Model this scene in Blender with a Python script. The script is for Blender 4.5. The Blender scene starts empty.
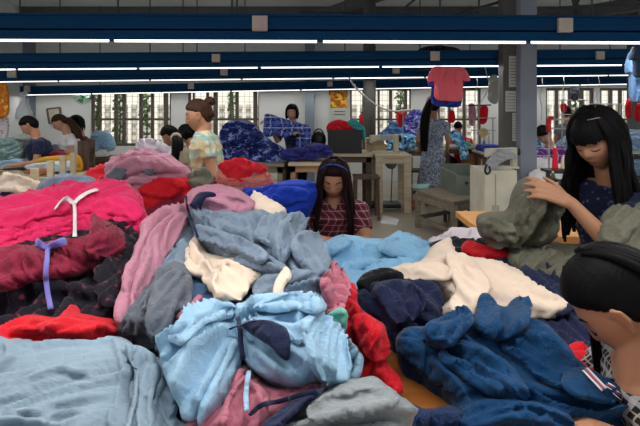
import bpy, bmesh, math, random
import numpy as np
from mathutils import Vector, Matrix, Quaternion
from mathutils.geometry import delaunay_2d_cdt

# ------------------------------------------------------------------ camera, sky, lights, exposure
scn = bpy.context.scene
C = scn.collection
FPX, HZ, CZ = 500.0, 108.0, 1.45          # focal length in pixels, horizon row, eye height
cam_d = bpy.data.cameras.new('camera')
cam_d.sensor_width = 36
cam_d.lens = FPX / 640 * 36
cam_d.shift_y = -(213 - HZ) / 640
cam_d.clip_start = 0.05
cam = bpy.data.objects.new('camera', cam_d)
C.objects.link(cam)
cam.location = (0, 0, CZ)
cam.rotation_euler = (math.radians(90), 0, 0)
scn.camera = cam
scn.view_settings.view_transform = 'Standard'
scn.view_settings.look = 'None'
scn.view_settings.gamma = 1
scn.view_settings.exposure = -0.2
world = bpy.data.worlds.new('daylight')
scn.world = world
world.use_nodes = True
wn = world.node_tree
bg = wn.nodes['Background']
bg.inputs[0].default_value = (0.86, 0.93, 1.0, 1)
bg.inputs[1].default_value = 0.66

sun_d = bpy.data.lights.new('sun', 'SUN'); sun_d.energy = 5.5; sun_d.angle = .02; sun_d.color = (1, .97, .92)
sun_o = bpy.data.objects.new('sun', sun_d); C.objects.link(sun_o); sun_o.location = (0, 0, 12); sun_o.rotation_euler = (math.radians(36), 0, math.radians(8))
def area(name, loc, sx, sy, power, col=(1, 1, 1), rot=(0, 0, 0)):
    d = bpy.data.lights.new(name, 'AREA')
    d.shape = 'RECTANGLE'; d.size = sx; d.size_y = sy; d.energy = power; d.color = col
    o = bpy.data.objects.new(name, d); C.objects.link(o)
    o.location = loc; o.rotation_euler = rot
    return o
# the lamps of the hanging troughs: (Y, centre X, length, Z of the lamp, tilt, power)
TROUGHS = [(3.2, 0.0, 8.0, 1.874, -0.004, 50), (5.3, 0.0, 9.0, 1.882, 0.007, 34), (7.5, 0.2, 11.0, 1.893, 0.0105, 38), (9.55, 0.3, 12.0, 1.80, 0.018, 34)]
UNSEEN_TROUGH = (1.05, -0.3, 5.0, 1.98, 0, 50)

def P(px, py, Y):
    return Vector(((px - 320) / FPX * Y, Y, CZ - (py - HZ) / FPX * Y))
def PZ(px, py, z):
    Y = (CZ - z) * FPX / (py - HZ)
    return Vector(((px - 320) / FPX * Y, Y, z))

# ------------------------------------------------------------------ mesh helpers
class MB:
    def __init__(s): s.v = []; s.f = []
    def box(s, a, b):
        x0, y0, z0 = a; x1, y1, z1 = b; n = len(s.v)
        s.v += [(x0,y0,z0),(x1,y0,z0),(x1,y1,z0),(x0,y1,z0),(x0,y0,z1),(x1,y0,z1),(x1,y1,z1),(x0,y1,z1)]
        s.f += [tuple(n+i for i in q) for q in ((0,3,2,1),(4,5,6,7),(0,1,5,4),(1,2,6,5),(2,3,7,6),(3,0,4,7))]
        return s
    def bar(s, p, q, w, h=None, up=(0,0,1)):
        h = h or w; p = Vector(p); q = Vector(q); d = (q-p).normalized(); up = Vector(up)
        if abs(d.dot(up)) > .98: up = Vector((0,1,0))
        r = d.cross(up).normalized(); u = r.cross(d); n = len(s.v)
        for c in (p, q):
            for a, b in ((-1,-1),(1,-1),(1,1),(-1,1)): s.v.append(tuple(c + r*a*w/2 + u*b*h/2))
        s.f += [tuple(n+i for i in t) for t in ((0,1,2,3),(7,6,5,4),(0,4,5,1),(1,5,6,2),(2,6,7,3),(3,7,4,0))]
        return s
    def tube(s, pts, rad, k=8, cap=True, flat=1.0, up=None):
        pts = [Vector(p) for p in pts]; m = len(pts)
        if not hasattr(rad, '__len__'): rad = [rad]*m
        n = len(s.v); prev = None
        for i, p in enumerate(pts):
            d = (pts[min(i+1,m-1)] - pts[max(i-1,0)]).normalized()
            if prev is None:
                a = Vector(up) if up else (Vector((0,0,1)) if abs(d.z) < .9 else Vector((0,1,0)))
                r = d.cross(a).normalized()
            else: r = (prev - d*prev.dot(d)).normalized()
            prev = r; u = r.cross(d)
            for j in range(k):
                t = 2*math.pi*j/k
                s.v.append(tuple(p + r*math.cos(t)*rad[i] + u*math.sin(t)*rad[i]*flat))
        for i in range(m-1):
            for j in range(k):
                a = n+i*k+j; b = n+i*k+(j+1)%k
                s.f.append((a, b, b+k, a+k))
        if cap:
            s.f.append(tuple(n+j for j in reversed(range(k)))); s.f.append(tuple(n+(m-1)*k+j for j in range(k)))
        return s
    def rings(s, rings):       # list of rings of equal length -> closed loft
        n = len(s.v); k = len(rings[0])
        for r in rings: s.v += [tuple(p) for p in r]
        for i in range(len(rings)-1):
            for j in range(k):
                a = n+i*k+j; b = n+i*k+(j+1)%k
                s.f.append((a, b, b+k, a+k))
        s.f.append(tuple(n+j for j in reversed(range(k)))); s.f.append(tuple(n+(len(rings)-1)*k+j for j in range(k)))
        return s
    def lathe(s, c, prof, k=20):
        c = Vector(c)
        return s.rings([[c + Vector((math.cos(2*math.pi*j/k)*r, math.sin(2*math.pi*j/k)*r, z)) for j in range(k)] for r, z in prof])
    def ball(s, c, r, sub=2, sc=(1,1,1)):
        bm = bmesh.new(); bmesh.ops.create_icosphere(bm, subdivisions=sub, radius=1)
        n = len(s.v); rr = r if hasattr(r,'__len__') else (r*sc[0], r*sc[1], r*sc[2])
        for v in bm.verts: s.v.append((c[0]+v.co.x*rr[0], c[1]+v.co.y*rr[1], c[2]+v.co.z*rr[2]))
        s.f += [tuple(n+v.index for v in f.verts) for f in bm.faces]; bm.free()
        return s
    def prism(s, poly, y0, y1):     # polygon in XZ given as points, extruded along Y
        n = len(s.v); k = len(poly)
        s.v += [(x, y0, z) for x, z in poly] + [(x, y1, z) for x, z in poly]
        s.f.append(tuple(range(n, n+k))); s.f.append(tuple(reversed(range(n+k, n+2*k))))
        s.f += [(n+i, n+k+i, n+k+(i+1)%k, n+(i+1)%k) for i in range(k)]
        return s
    def slab(s, poly, z0, z1):      # polygon in XY
        n = len(s.v); k = len(poly)
        s.v += [(x, y, z0) for x, y in poly] + [(x, y, z1) for x, y in poly]
        s.f.append(tuple(reversed(range(n, n+k)))); s.f.append(tuple(range(n+k, n+2*k)))
        s.f += [(n+i, n+(i+1)%k, n+k+(i+1)%k, n+k+i) for i in range(k)]
        return s
    def build(s, name, mat, parent=None, smooth=False, bevel=0):
        me = bpy.data.meshes.new(name); me.from_pydata(s.v, [], s.f); me.update()
        bm = bmesh.new(); bm.from_mesh(me); bmesh.ops.recalc_face_normals(bm, faces=bm.faces); bm.to_mesh(me); bm.free()
        if smooth: me.polygons.foreach_set('use_smooth', [True]*len(me.polygons))
        me.materials.append(mat)
        o = bpy.data.objects.new(name, me); C.objects.link(o)
        if bevel:
            b = o.modifiers.new('b', 'BEVEL'); b.width = bevel; b.segments = 2; b.limit_method = 'ANGLE'
        if parent: o.parent = parent; o.matrix_parent_inverse = parent.matrix_basis.inverted()
        return o

def tag(o, label, cat, group=None, kind=None):
    o['label'] = label
    if cat: o['category'] = cat
    if group: o['group'] = group
    if kind: o['kind'] = kind
    return o
def thing(name, label, cat, loc=(0,0,0), group=None):
    o = bpy.data.objects.new(name, None); C.objects.link(o); o.location = loc; o.empty_display_size = .1
    o.matrix_basis = Matrix.Translation(loc)
    return tag(o, label, cat, group)
def struct(name, mb, mat, label=None, **k):
    o = mb.build(name, mat, **k); o['kind'] = 'structure'
    if label: o['label'] = label
    return o

# ------------------------------------------------------------------ materials
MATS = {}
def nodes(name):
    m = bpy.data.materials.new(name); m.use_nodes = True
    t = m.node_tree; return m, t, t.nodes['Principled BSDF']
def N(t, typ, **k):
    n = t.nodes.new(typ)
    for a, v in k.items(): setattr(n, a, v)
    return n
def rgba(c): return (c[0], c[1], c[2], 1)
def srgb(r, g, b):
    f = lambda x: ((x/255+.055)/1.055)**2.4 if x/255 > .04045 else x/255/12.92
    return (f(r), f(g), f(b))
def plain(name, col, rough=.6, metal=0, var=.12, scale=6, bump=.1, spec=.5, bscale=40):
    if name in MATS: return MATS[name]
    m, t, b = nodes(name)
    tc = N(t, 'ShaderNodeTexCoord'); no = N(t, 'ShaderNodeTexNoise'); no.inputs['Scale'].default_value = scale; no.inputs['Detail'].default_value = 6
    t.links.new(tc.outputs['Object'], no.inputs['Vector'])
    r = N(t, 'ShaderNodeMapRange'); r.inputs[1].default_value = .3; r.inputs[2].default_value = .7
    r.inputs[3].default_value = 1-var; r.inputs[4].default_value = 1+var
    t.links.new(no.outputs[0], r.inputs[0])
    mx = N(t, 'ShaderNodeVectorMath', operation='SCALE'); mx.inputs[0].default_value = col
    t.links.new(r.outputs[0], mx.inputs['Scale']); t.links.new(mx.outputs[0], b.inputs['Base Color'])
    b.inputs['Roughness'].default_value = rough; b.inputs['Metallic'].default_value = metal
    b.inputs['Specular IOR Level'].default_value = spec
    if bump:
        n2 = N(t, 'ShaderNodeTexNoise'); n2.inputs['Scale'].default_value = bscale; n2.inputs['Detail'].default_value = 4
        t.links.new(tc.outputs['Object'], n2.inputs['Vector'])
        bp = N(t, 'ShaderNodeBump'); bp.inputs['Strength'].default_value = bump; bp.inputs['Distance'].default_value = .01
        t.links.new(n2.outputs[0], bp.inputs['Height']); t.links.new(bp.outputs[0], b.inputs['Normal'])
    MATS[name] = m
    return m
def glow(name, col, st):
    if name in MATS: return MATS[name]
    m, t, b = nodes(name); b.inputs['Base Color'].default_value = rgba(col)
    b.inputs['Emission Color'].default_value = rgba(col); b.inputs['Emission Strength'].default_value = st
    MATS[name] = m; return m
def fabric(name, col, col2=None, pattern=None, scale=30, bump=.75, sheen=.10, rough=.85, bsc=26, coords='Object', var=.1, col3=None):
    """woven cloth; patterns: plaid, floral, tie (blotches), check"""
    if name in MATS: return MATS[name]
    m, t, b = nodes(name)
    L = t.links.new
    tc = N(t, 'ShaderNodeTexCoord')
    V = tc.outputs[coords]
    no = N(t, 'ShaderNodeTexNoise'); no.inputs['Scale'].default_value = 5; no.inputs['Detail'].default_value = 8; no.inputs['Roughness'].default_value = .65
    L(V, no.inputs['Vector'])
    r = N(t, 'ShaderNodeMapRange'); r.inputs[1].default_value = .3; r.inputs[2].default_value = .7
    r.inputs[3].default_value = 1-var; r.inputs[4].default_value = 1+var; L(no.outputs[0], r.inputs[0])
    base = None
    if pattern in ('plaid', 'check'):
        sx = N(t, 'ShaderNodeSeparateXYZ'); L(V, sx.inputs[0])
        ad = N(t, 'ShaderNodeMath', operation='ADD'); L(sx.outputs[0], ad.inputs[0]); L(sx.outputs[1], ad.inputs[1])
        def band(src, sc, th, off=0.0):
            a = N(t, 'ShaderNodeMath', operation='MULTIPLY_ADD'); L(src, a.inputs[0]); a.inputs[1].default_value = sc; a.inputs[2].default_value = off
            f = N(t, 'ShaderNodeMath', operation='FRACT'); L(a.outputs[0], f.inputs[0])
            g = N(t, 'ShaderNodeMath', operation='LESS_THAN'); L(f.outputs[0], g.inputs[0]); g.inputs[1].default_value = th
            return g.outputs[0]
        v_src, h_src = (ad.outputs[0], sx.outputs[2]) if coords == 'Object' else (sx.outputs[0], sx.outputs[1])
        th = .5 if pattern == 'check' else .28
        def mix(f, A, B, k=1.0):
            mm = N(t, 'ShaderNodeMix', data_type='RGBA')
            s = N(t, 'ShaderNodeMath', operation='MULTIPLY'); L(f, s.inputs[0]); s.inputs[1].default_value = k
            L(s.outputs[0], mm.inputs['Factor'])
            for i, q in ((6, A), (7, B)):
                if isinstance(q, tuple): mm.inputs[i].default_value = rgba(q)
                else: L(q, mm.inputs[i])
            return mm.outputs[2]
        c = mix(band(v_src, scale, th), col, col2, .6)
        c = mix(band(h_src, scale, th), c, col2, .6)
        c3 = col3 or col2
        c = mix(band(v_src, scale, .09, .4), c, c3, .8)
        base = mix(band(h_src, scale, .09, .4), c, c3, .8)
    elif pattern in ('floral', 'blotch'):
        vo = N(t, 'ShaderNodeTexNoise' if pattern == 'blotch' else 'ShaderNodeTexVoronoi')
        vo.inputs['Scale'].default_value = scale; L(V, vo.inputs['Vector'])
        if pattern == 'blotch': vo.inputs['Detail'].default_value = 3; vo.inputs['Distortion'].default_value = .8
        cr = N(t, 'ShaderNodeValToRGB'); e = cr.color_ramp.elements
        if pattern == 'floral':
            e[0].position = .22; e[0].color = rgba(col2); e[1].position = .30; e[1].color = rgba(col)
        else:
            e[0].position = .40; e[0].color = rgba(col); e[1].position = .54; e[1].color = rgba(col2)
            if col3: k3 = e.new(.62); k3.color = rgba(col3)
        L(vo.outputs[0], cr.inputs[0]); base = cr.outputs[0]
    mx = N(t, 'ShaderNodeVectorMath', operation='SCALE')
    if base is None: mx.inputs[0].default_value = col
    else: L(base, mx.inputs[0])
    L(r.outputs[0], mx.inputs['Scale']); L(mx.outputs[0], b.inputs['Base Color'])
    b.inputs['Roughness'].default_value = rough
    b.inputs['Specular IOR Level'].default_value = .25
    b.inputs['Sheen Weight'].default_value = sheen; b.inputs['Sheen Roughness'].default_value = .4
    # wrinkles and weave
    n1 = N(t, 'ShaderNodeTexNoise'); n1.inputs['Scale'].default_value = bsc; n1.inputs['Detail'].default_value = 3; n1.inputs['Distortion'].default_value = 1.2
    L(V, n1.inputs['Vector'])
    b1 = N(t, 'ShaderNodeBump'); b1.inputs['Strength'].default_value = bump; b1.inputs['Distance'].default_value = .012; L(n1.outputs[0], b1.inputs['Height'])
    n2 = N(t, 'ShaderNodeTexNoise'); n2.inputs['Scale'].default_value = 420; L(V, n2.inputs['Vector'])
    b2 = N(t, 'ShaderNodeBump'); b2.inputs['Strength'].default_value = .25; b2.inputs['Distance'].default_value = .0015
    L(n2.outputs[0], b2.inputs['Height']); L(b1.outputs[0], b2.inputs['Normal']); L(b2.outputs[0], b.inputs['Normal'])
    MATS[name] = m
    return m
def wood(name, c1, c2, scale=3, rough=.55):
    if name in MATS: return MATS[name]
    m, t, b = nodes(name); L = t.links.new
    tc = N(t, 'ShaderNodeTexCoord'); mp = N(t, 'ShaderNodeMapping'); mp.inputs['Scale'].default_value = (1, 8, 8); L(tc.outputs['Object'], mp.inputs[0])
    no = N(t, 'ShaderNodeTexNoise'); no.inputs['Scale'].default_value = scale; no.inputs['Detail'].default_value = 8; L(mp.outputs[0], no.inputs['Vector'])
    cr = N(t, 'ShaderNodeValToRGB'); e = cr.color_ramp.elements; e[0].position = .3; e[0].color = rgba(c1); e[1].position = .7; e[1].color = rgba(c2)
    L(no.outputs[0], cr.inputs[0]); L(cr.outputs[0], b.inputs['Base Color']); b.inputs['Roughness'].default_value = rough
    bp = N(t, 'ShaderNodeBump'); bp.inputs['Strength'].default_value = .15; bp.inputs['Distance'].default_value = .01; L(no.outputs[0], bp.inputs['Height']); L(bp.outputs[0], b.inputs['Normal'])
    MATS[name] = m; return m

# ------------------------------------------------------------------ noise
_rs = np.random.RandomState(7)
_perm = np.tile(_rs.permutation(256), 3)
_gr = np.stack([np.cos(np.arange(256)*2.399), np.sin(np.arange(256)*2.399)], 1)
def pn(x, y, seed=0):
    x = np.asarray(x, float) + seed*17.31; y = np.asarray(y, float) + seed*9.17
    xi = np.floor(x).astype(int); yi = np.floor(y).astype(int); fx = x-xi; fy = y-yi
    u = fx*fx*fx*(fx*(fx*6-15)+10); v = fy*fy*fy*(fy*(fy*6-15)+10)
    def g(i, j):
        h = _perm[_perm[(xi+i) & 255] + ((yi+j) & 255)]
        return _gr[h, 0]*(fx-i) + _gr[h, 1]*(fy-j)
    a = g(0,0)*(1-u)+g(1,0)*u; b = g(0,1)*(1-u)+g(1,1)*u
    return (a*(1-v)+b*v)*1.5
def ridge(x, y, seed=0, k=2.6):
    n = pn(x, y, seed)
    return 1 - np.minimum(1, np.sqrt(n*n+.0025)*k)

# ------------------------------------------------------------------ garments
GARM = []           # (array of points) for the heap beneath
ZONE = [None, 0]
def zone_z(px, py):
    if ZONE[0] == 'L':
        Y = np.interp(py, [150,190,215,250,280,300,330,360,400,426,450], [2.25,2.0,1.85,1.62,1.42,1.30,1.14,1.02,.90,.84,.79])
    else: Y = 2.88+(200-py)*.0055
    return CZ-(py-HZ)/FPX*Y
_PX = [0, None]
OWN = {}
ONLY = [None]
def surf(px, py, r=2.5):
    if ONLY[0] is not None:
        Q = ONLY[0]; d = np.hypot(Q[:,0]-px, Q[:,1]-py); m = d < r
        if not m.any(): m = d < d.min()+1.5
        return float(Q[m,2].min())
    if _PX[0] != len(GARM):
        A = np.concatenate(GARM); _PX[0] = len(GARM)
        _PX[1] = np.stack([320+FPX*A[:,0]/A[:,1], HZ+(CZ-A[:,2])*FPX/A[:,1], A[:,1]], 1)
    Q = _PX[1]; d = np.hypot(Q[:,0]-px, Q[:,1]-py)
    m = d < r
    if not m.any(): m = d < d.min()+1.5
    return float(Q[m,2].min())
def smooth_poly(pts, step, closed=True):
    pts = np.array(pts, float); n = len(pts); out = []
    for i in range(n if closed else n-1):
        if closed: p0, p1, p2, p3 = pts[(i-1) % n], pts[i], pts[(i+1) % n], pts[(i+2) % n]
        else: p0, p1, p2, p3 = pts[max(i-1,0)], pts[i], pts[i+1], pts[min(i+2,n-1)]
        m = max(1, int(np.hypot(*(p2-p1)[:2])/step))
        for k in range(m):
            t = k/m
            out.append(.5*((2*p1)+(-p0+p2)*t+(2*p0-5*p1+4*p2-p3)*t*t+(-p0+3*p1-3*p2+p3)*t**3))
    if not closed: out.append(pts[-1])
    return np.array(out)
def seg_dist(X, Y, poly, closed=True):
    d = np.full(X.shape, 1e9); par = np.zeros(X.shape); n = len(poly)
    for i in range(n if closed else n-1):
        a = poly[i]; b = poly[(i+1) % n]; ab = b-a; l2 = max(1e-9, ab@ab)
        t = np.clip(((X-a[0])*ab[0]+(Y-a[1])*ab[1])/l2, 0, 1)
        e = np.hypot(X-a[0]-t*ab[0], Y-a[1]-t*ab[1])
        m = e < d; d[m] = e[m]; par[m] = (i+t[m])/max(1, n-1)
    return d, par
def inside(X, Y, poly):
    c = np.zeros(X.shape, bool); n = len(poly)
    for i in range(n):
        x1, y1 = poly[i][:2]; x2, y2 = poly[(i+1) % n][:2]
        if y1 == y2: continue
        m = ((y1 > Y) != (y2 > Y)) & (X < (x2-x1)*(Y-y1)/(y2-y1)+x1); c ^= m
    return c
def mvc(X, Y, poly, val):
    n = len(poly); d = [poly[i][:2] for i in range(n)]
    r = [np.hypot(X-p[0], Y-p[1])+1e-6 for p in d]
    tn = []
    for i in range(n):
        a = d[i]; b = d[(i+1) % n]
        ax, ay, bx, by = a[0]-X, a[1]-Y, b[0]-X, b[1]-Y
        cr = ax*by-ay*bx; dt = ax*bx+ay*by
        ang = np.arctan2(cr, dt); tn.append(np.tan(np.clip(ang, -3.0, 3.0)/2))
    num = 0; den = 0
    for i in range(n):
        w = (tn[i-1]+tn[i])/r[i]; num = num+w*val[i]; den = den+w
    z = num/np.where(abs(den) < 1e-9, 1e-9, den)
    return np.clip(z, min(val), max(val))
def garment(name, label, cat, outline, mat, z=None, thick=.025, edge=7, bulge=0.0, folds=(), amp=.010, fs=9.0, theta=0, stretch=2.5,
            center=None, ncount=14, ramp=.012, step=2.0, seed=1, skirt=.05, wob=1.2, group=None, parent=None, heap=True, fine=.35, kind=None, raise_=0, fixY=None, snap=False, wr=.30, wr2=.10, iters=40, tuck=1.0):
    """cloth laid on a surface. outline: [(px, py[, z])...] seen from the photo's view, laid down at height z."""
    pts = [(p[0], p[1], (p[2] if len(p) > 2 else z)) for p in outline]
    if ZONE[0] and fixY is None and not snap:
        ZONE[1] += 1; pts = [(p[0], p[1], zone_z(p[0], p[1])+.0012*ZONE[1]) for p in pts]
    if snap: pts = [(p[0], p[1], surf(p[0], p[1])) for p in pts]; raise_ = max(raise_, .006) if snap != 'fit' else min(raise_, .004)
    thick *= .72; amp *= .85; fs *= 1.35
    if center is not None: ramp *= 1.9; ncount = int(ncount*.75); wr *= .4; iters = min(iters, 22)
    poly = smooth_poly(pts, step*1.2)
    k = np.arange(len(poly))
    nx = (pn(poly[:,0]/16., poly[:,1]/16., seed)+.2*pn(poly[:,0]/5, poly[:,1]/5, seed+2))*wob*1.3; ny = (pn(poly[:,0]/16.+50, poly[:,1]/16., seed)+.2*pn(poly[:,0]/5+50, poly[:,1]/5, seed+2))*wob*1.3
    poly[:,0] += nx; poly[:,1] += ny
    x0, y0 = poly[:,0].min(), poly[:,1].min(); x1, y1 = poly[:,0].max(), poly[:,1].max()
    gx, gy = np.meshgrid(np.arange(x0, x1, step), np.arange(y0, y1, step))
    gx = gx + (np.arange(gx.shape[0]) % 2)[:,None]*step/2
    gx = gx.ravel(); gy = gy.ravel()
    ins = inside(gx, gy, poly); gx = gx[ins]; gy = gy[ins]
    d, _ = seg_dist(gx, gy, poly[:,:2]); m = d > step*.6; gx = gx[m]; gy = gy[m]
    nb = len(poly)
    co = [Vector((p[0], p[1])) for p in poly[:,:2]] + [Vector(p) for p in zip(gx, gy)]
    v2, _, fa, ov, _, _ = delaunay_2d_cdt(co, [], [list(range(nb))], 1, 1e-4)
    U = np.array([v[0] for v in v2]); V = np.array([v[1] for v in v2])
    d, _ = seg_dist(U, V, poly[:,:2])
    ctl = np.array(pts)
    Z = mvc(U, V, ctl, ctl[:,2])
    onb = d < .05
    if onb.any():   # boundary: take z from the nearest outline point
        idx = np.array([np.argmin((poly[:,0]-a)**2+(poly[:,1]-b)**2) for a, b in zip(U[onb], V[onb])]); Z[onb] = poly[idx, 2]
    if snap == 'fit':
        Ys_ = np.array([surf(a_, b_, 4) for a_, b_ in zip(U, V)]); un = (U-U.mean())/30; vn = (V-V.mean())/30
        M_ = np.stack([un**i_*vn**j_ for i_ in range(4) for j_ in range(4-i_)], 1); cf, *_ = np.linalg.lstsq(M_, Ys_, rcond=None); fit = M_@cf
        Yd = fit-np.percentile(fit-Ys_, 70)-.002; Z = CZ-(V-HZ)*Yd/FPX
    elif snap:
        Ys_ = np.array([surf(a_, b_, 3.5) for a_, b_ in zip(U, V)]); un = (U-U.mean())/20; vn = (V-V.mean())/20
        M_ = np.c_[np.ones(len(U)), un, vn, un*un, un*vn, vn*vn]; cf, *_ = np.linalg.lstsq(M_, Ys_, rcond=None); fit = M_@cf
        Yd = np.minimum(Ys_, fit-np.percentile(fit-Ys_, 80)*.6)-.004; Yd = .5*Yd+.5*(fit-np.percentile(fit-Ys_, 92))-.004; Z = CZ-(V-HZ)*Yd/FPX
    elif fixY is not None:
        Yd = mvc(U, V, ctl, ctl[:,2]); Yd[onb] = poly[idx, 2]; Z = CZ-(V-HZ)*Yd/FPX
    else: Yd = (CZ-Z)*FPX/np.maximum(V-HZ, 6)
    Xw = (U-320)/FPX*Yd
    B = np.stack([Xw, Yd, Z], 1)
    s = float(np.median(Yd))/FPX
    e = np.minimum(d/(edge*(.95+.3*pn(U/18., V/18., seed+5))), 1); prof = np.sqrt(np.maximum(0, 1-(1-e)**2))
    h = thick*prof + raise_
    if bulge: dm = d.max(); h = h+bulge*np.sqrt(np.maximum(0, 1-(1-d/dm)**2))
    a, b = U*s, -V*s*1.15
    wx = pn(a*4, b*4, seed+3)*.06; wy = pn(a*4+31, b*4, seed+4)*.06
    th = math.radians(theta); p = (a+wx)*math.cos(th)+(b+wy)*math.sin(th); q = -(a+wx)*math.sin(th)+(b+wy)*math.cos(th)
    th2 = th+.9; p2 = a*math.cos(th2)+b*math.sin(th2)+wy; q2 = -a*math.sin(th2)+b*math.cos(th2)+wx
    st2 = stretch*2.6
    bil = lambda x_, y_, sd: np.sqrt(pn(x_, y_, sd)**2+.002)
    f = amp*.7*(ridge(p*fs/stretch, q*fs, seed, 2.0)-.45) + amp*1.2*(bil(p*fs*2.2/st2, q*fs*2.2, seed+11)-.28) + amp*.35*(bil(p2*fs*1.8/st2, q2*fs*2.4, seed+15)-.28) + amp*fine*.7*(bil(p*fs*4.6/st2, q*fs*4.6, seed+21)-.28)
    if center is not None:
        for (cx, cy) in ([center] if not isinstance(center[0], tuple) else center):
            dx = (U-cx); dy = (V-cy)*1.5; rr = np.hypot(dx, dy)*s; an = np.arctan2(dy, dx)
            fr = np.cos(an*ncount+pn(an*2+9, rr*6, seed)*3.5)*.5+.5*np.cos(an*ncount*.43+1.3*seed)
            fall = np.exp(-rr/.38)*np.minimum(1, rr/.02)
            f = f*(1-.55*np.exp(-(rr/.30)**2)) + ramp*fr*fall - .03*np.exp(-(rr/.03)**2)
    ef = np.clip(d/(edge*1.3), 0, 1); h = h+f*ef
    for fo in folds:
        pl = smooth_poly(np.array(fo[0], float), 4, closed=False); w, hh = fo[1], fo[2]
        dd, par = seg_dist(U, V, pl, closed=False)
        tap = np.clip(np.minimum(par, 1-par)*5+.25, 0, 1)
        h = h+hh*np.exp(-(dd/w)**2)*tap*ef
    # normal: mostly up, leaning to where the surface faces
    tri = fa
    c = B.mean(0)
    A = np.c_[B[:,0]-c[0], B[:,1]-c[1], np.ones(len(B))]
    if fixY is None:
        sl, *_ = np.linalg.lstsq(A, B[:,2]-c[2], rcond=None)
        nrm = np.array([-sl[0]*.3, -1.0, .75])
    else: nrm = np.array([0, -1.0, .15])
    nrm /= np.linalg.norm(nrm)
    B2 = B+nrm[None,:]*h[:,None]
    if (not snap or snap == 'fit') and iters:
        # let the sheet buckle: its threads are longer than the ground they cover
        T = np.array([t for t in fa if len(t) == 3]); nv = len(B2)
        E = np.sort(np.concatenate([T[:,[0,1]], T[:,[1,2]], T[:,[2,0]]]), axis=1)
        opp = np.concatenate([T[:,2], T[:,0], T[:,1]]); key = E[:,0].astype(np.int64)*nv+E[:,1]
        o_ = np.argsort(key, kind='stable'); ks = key[o_]; dup = np.nonzero(ks[1:] == ks[:-1])[0]
        bi = np.stack([opp[o_[dup]], opp[o_[dup+1]]], 1); ed = np.unique(E, axis=0)
        L3 = lambda q_, e_: np.sqrt(((q_[e_[:,0]]-q_[e_[:,1]])**2).sum(1))+1e-9
        def excess(e_):
            i_, j_ = e_[:,0], e_[:,1]
            dp = (a[j_]-a[i_])*math.cos(th)+(b[j_]-b[i_])*math.sin(th); dq = -(a[j_]-a[i_])*math.sin(th)+(b[j_]-b[i_])*math.cos(th)
            w_ = dq*dq/(dp*dp+dq*dq+1e-12)
            if center is not None:
                cx, cy = center; mx = (U[i_]+U[j_])/2-cx; my = (V[i_]+V[j_])/2-cy
                ex_ = (U[j_]-U[i_])*s; ey_ = (V[j_]-V[i_])*s*1.6; r0 = np.hypot(mx, my*1.5)+1e-6
                tan = (ex_*(-my*1.5)+ey_*mx)/r0; w2 = tan*tan/(ex_*ex_+ey_*ey_+1e-12); k_ = np.exp(-r0*s/.25); w_ = w_*(1-k_)+w2*k_
            mod = .6+.8*np.clip(pn((a[i_]+a[j_])*2.2, (b[i_]+b[j_])*2.2, seed+40)+.5, 0, 1)
            return (1+(wr*w_+wr2*(1-w_))*mod)
        r1 = L3(B2, ed)*.5+L3(B+nrm[None,:]*(thick*prof+raise_)[:,None], ed)*.5; r1 = r1*excess(ed); r2 = L3(B, bi)*1.0*excess(bi)*.97
        X_ = B2.copy(); pin = onb; val = np.bincount(ed.ravel(), minlength=nv)[:,None]+1e-9
        I0, I1 = ed[:,0], ed[:,1]; J0, J1 = bi[:,0], bi[:,1]; vb = np.bincount(bi.ravel(), minlength=nv)[:,None]+1e-9
        hmax = (thick+bulge)*prof+raise_+.012+.045*np.minimum(1, d/(edge*2.5)); rnd = np.random.RandomState(seed)
        acc = lambda i_, j_, c_: np.stack([np.bincount(i_, c_[:,k_], nv)-np.bincount(j_, c_[:,k_], nv) for k_ in range(3)], 1)
        for it in range(iters):
            D_ = X_[I1]-X_[I0]; l_ = np.sqrt((D_*D_).sum(1))+1e-9
            X2 = X_+acc(I0, I1, D_*(.5*(l_-r1)/l_)[:,None])/val*1.5
            D_ = X2[J1]-X2[J0]; l_ = np.sqrt((D_*D_).sum(1))+1e-9
            k_ = np.minimum(l_-r2, 0)*.5/l_
            X2 = X2+acc(J0, J1, D_*k_[:,None])/vb*.9
            # slight smoothing and weight
            S_ = np.stack([np.bincount(I0, X2[I1,k2], nv)+np.bincount(I1, X2[I0,k2], nv) for k2 in range(3)], 1)/val
            X2 = X2+(S_-X2)*.06
            X2[:,2] -= .0002
            hh_ = ((X2-B)*nrm).sum(1); fix = np.clip(hh_, -.002+np.minimum(raise_, 1), hmax)-hh_; X2 = X2+fix[:,None]*nrm
            X2[pin] = B2[pin]; X_ = X2
        B2 = X_
    if tuck and (not snap or snap == 'fit'):
        # tucked folds: gentle rise, sharp edge
        def saw(ph, mod_):
            k0 = np.floor(ph); fr_ = ph-k0; cut = .86
            sh = np.where(fr_ < cut, (fr_/cut)**1.7, np.cos((fr_-cut)/(1-cut)*math.pi)*.5+.5)
            hsh = ((np.sin(k0*12.9898+seed)*43758.5453) % 1.0)
            return sh*(.35+.65*hsh)*mod_
        m1 = np.clip(pn(a*5, b*5, seed+60)*1.3+.55, 0, 1); m2 = np.clip(pn(a*5+9, b*5, seed+61)*1.6+.25, 0, 1)
        ph = q*fs*1.25+1.5*pn(p*fs*.35, q*fs*.5, seed+50)+.35*pn(p*fs*1.1, q*fs*1.6, seed+51)
        th3 = th+(.7 if seed % 2 else -.8); p3 = a*math.cos(th3)+b*math.sin(th3); q3 = -a*math.sin(th3)+b*math.cos(th3)
        ph2 = q3*fs*.9+1.7*pn(p3*fs*.4, q3*fs*.5, seed+54)
        g1 = saw(ph, m1); g2 = saw(ph2, m2)*.55
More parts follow.
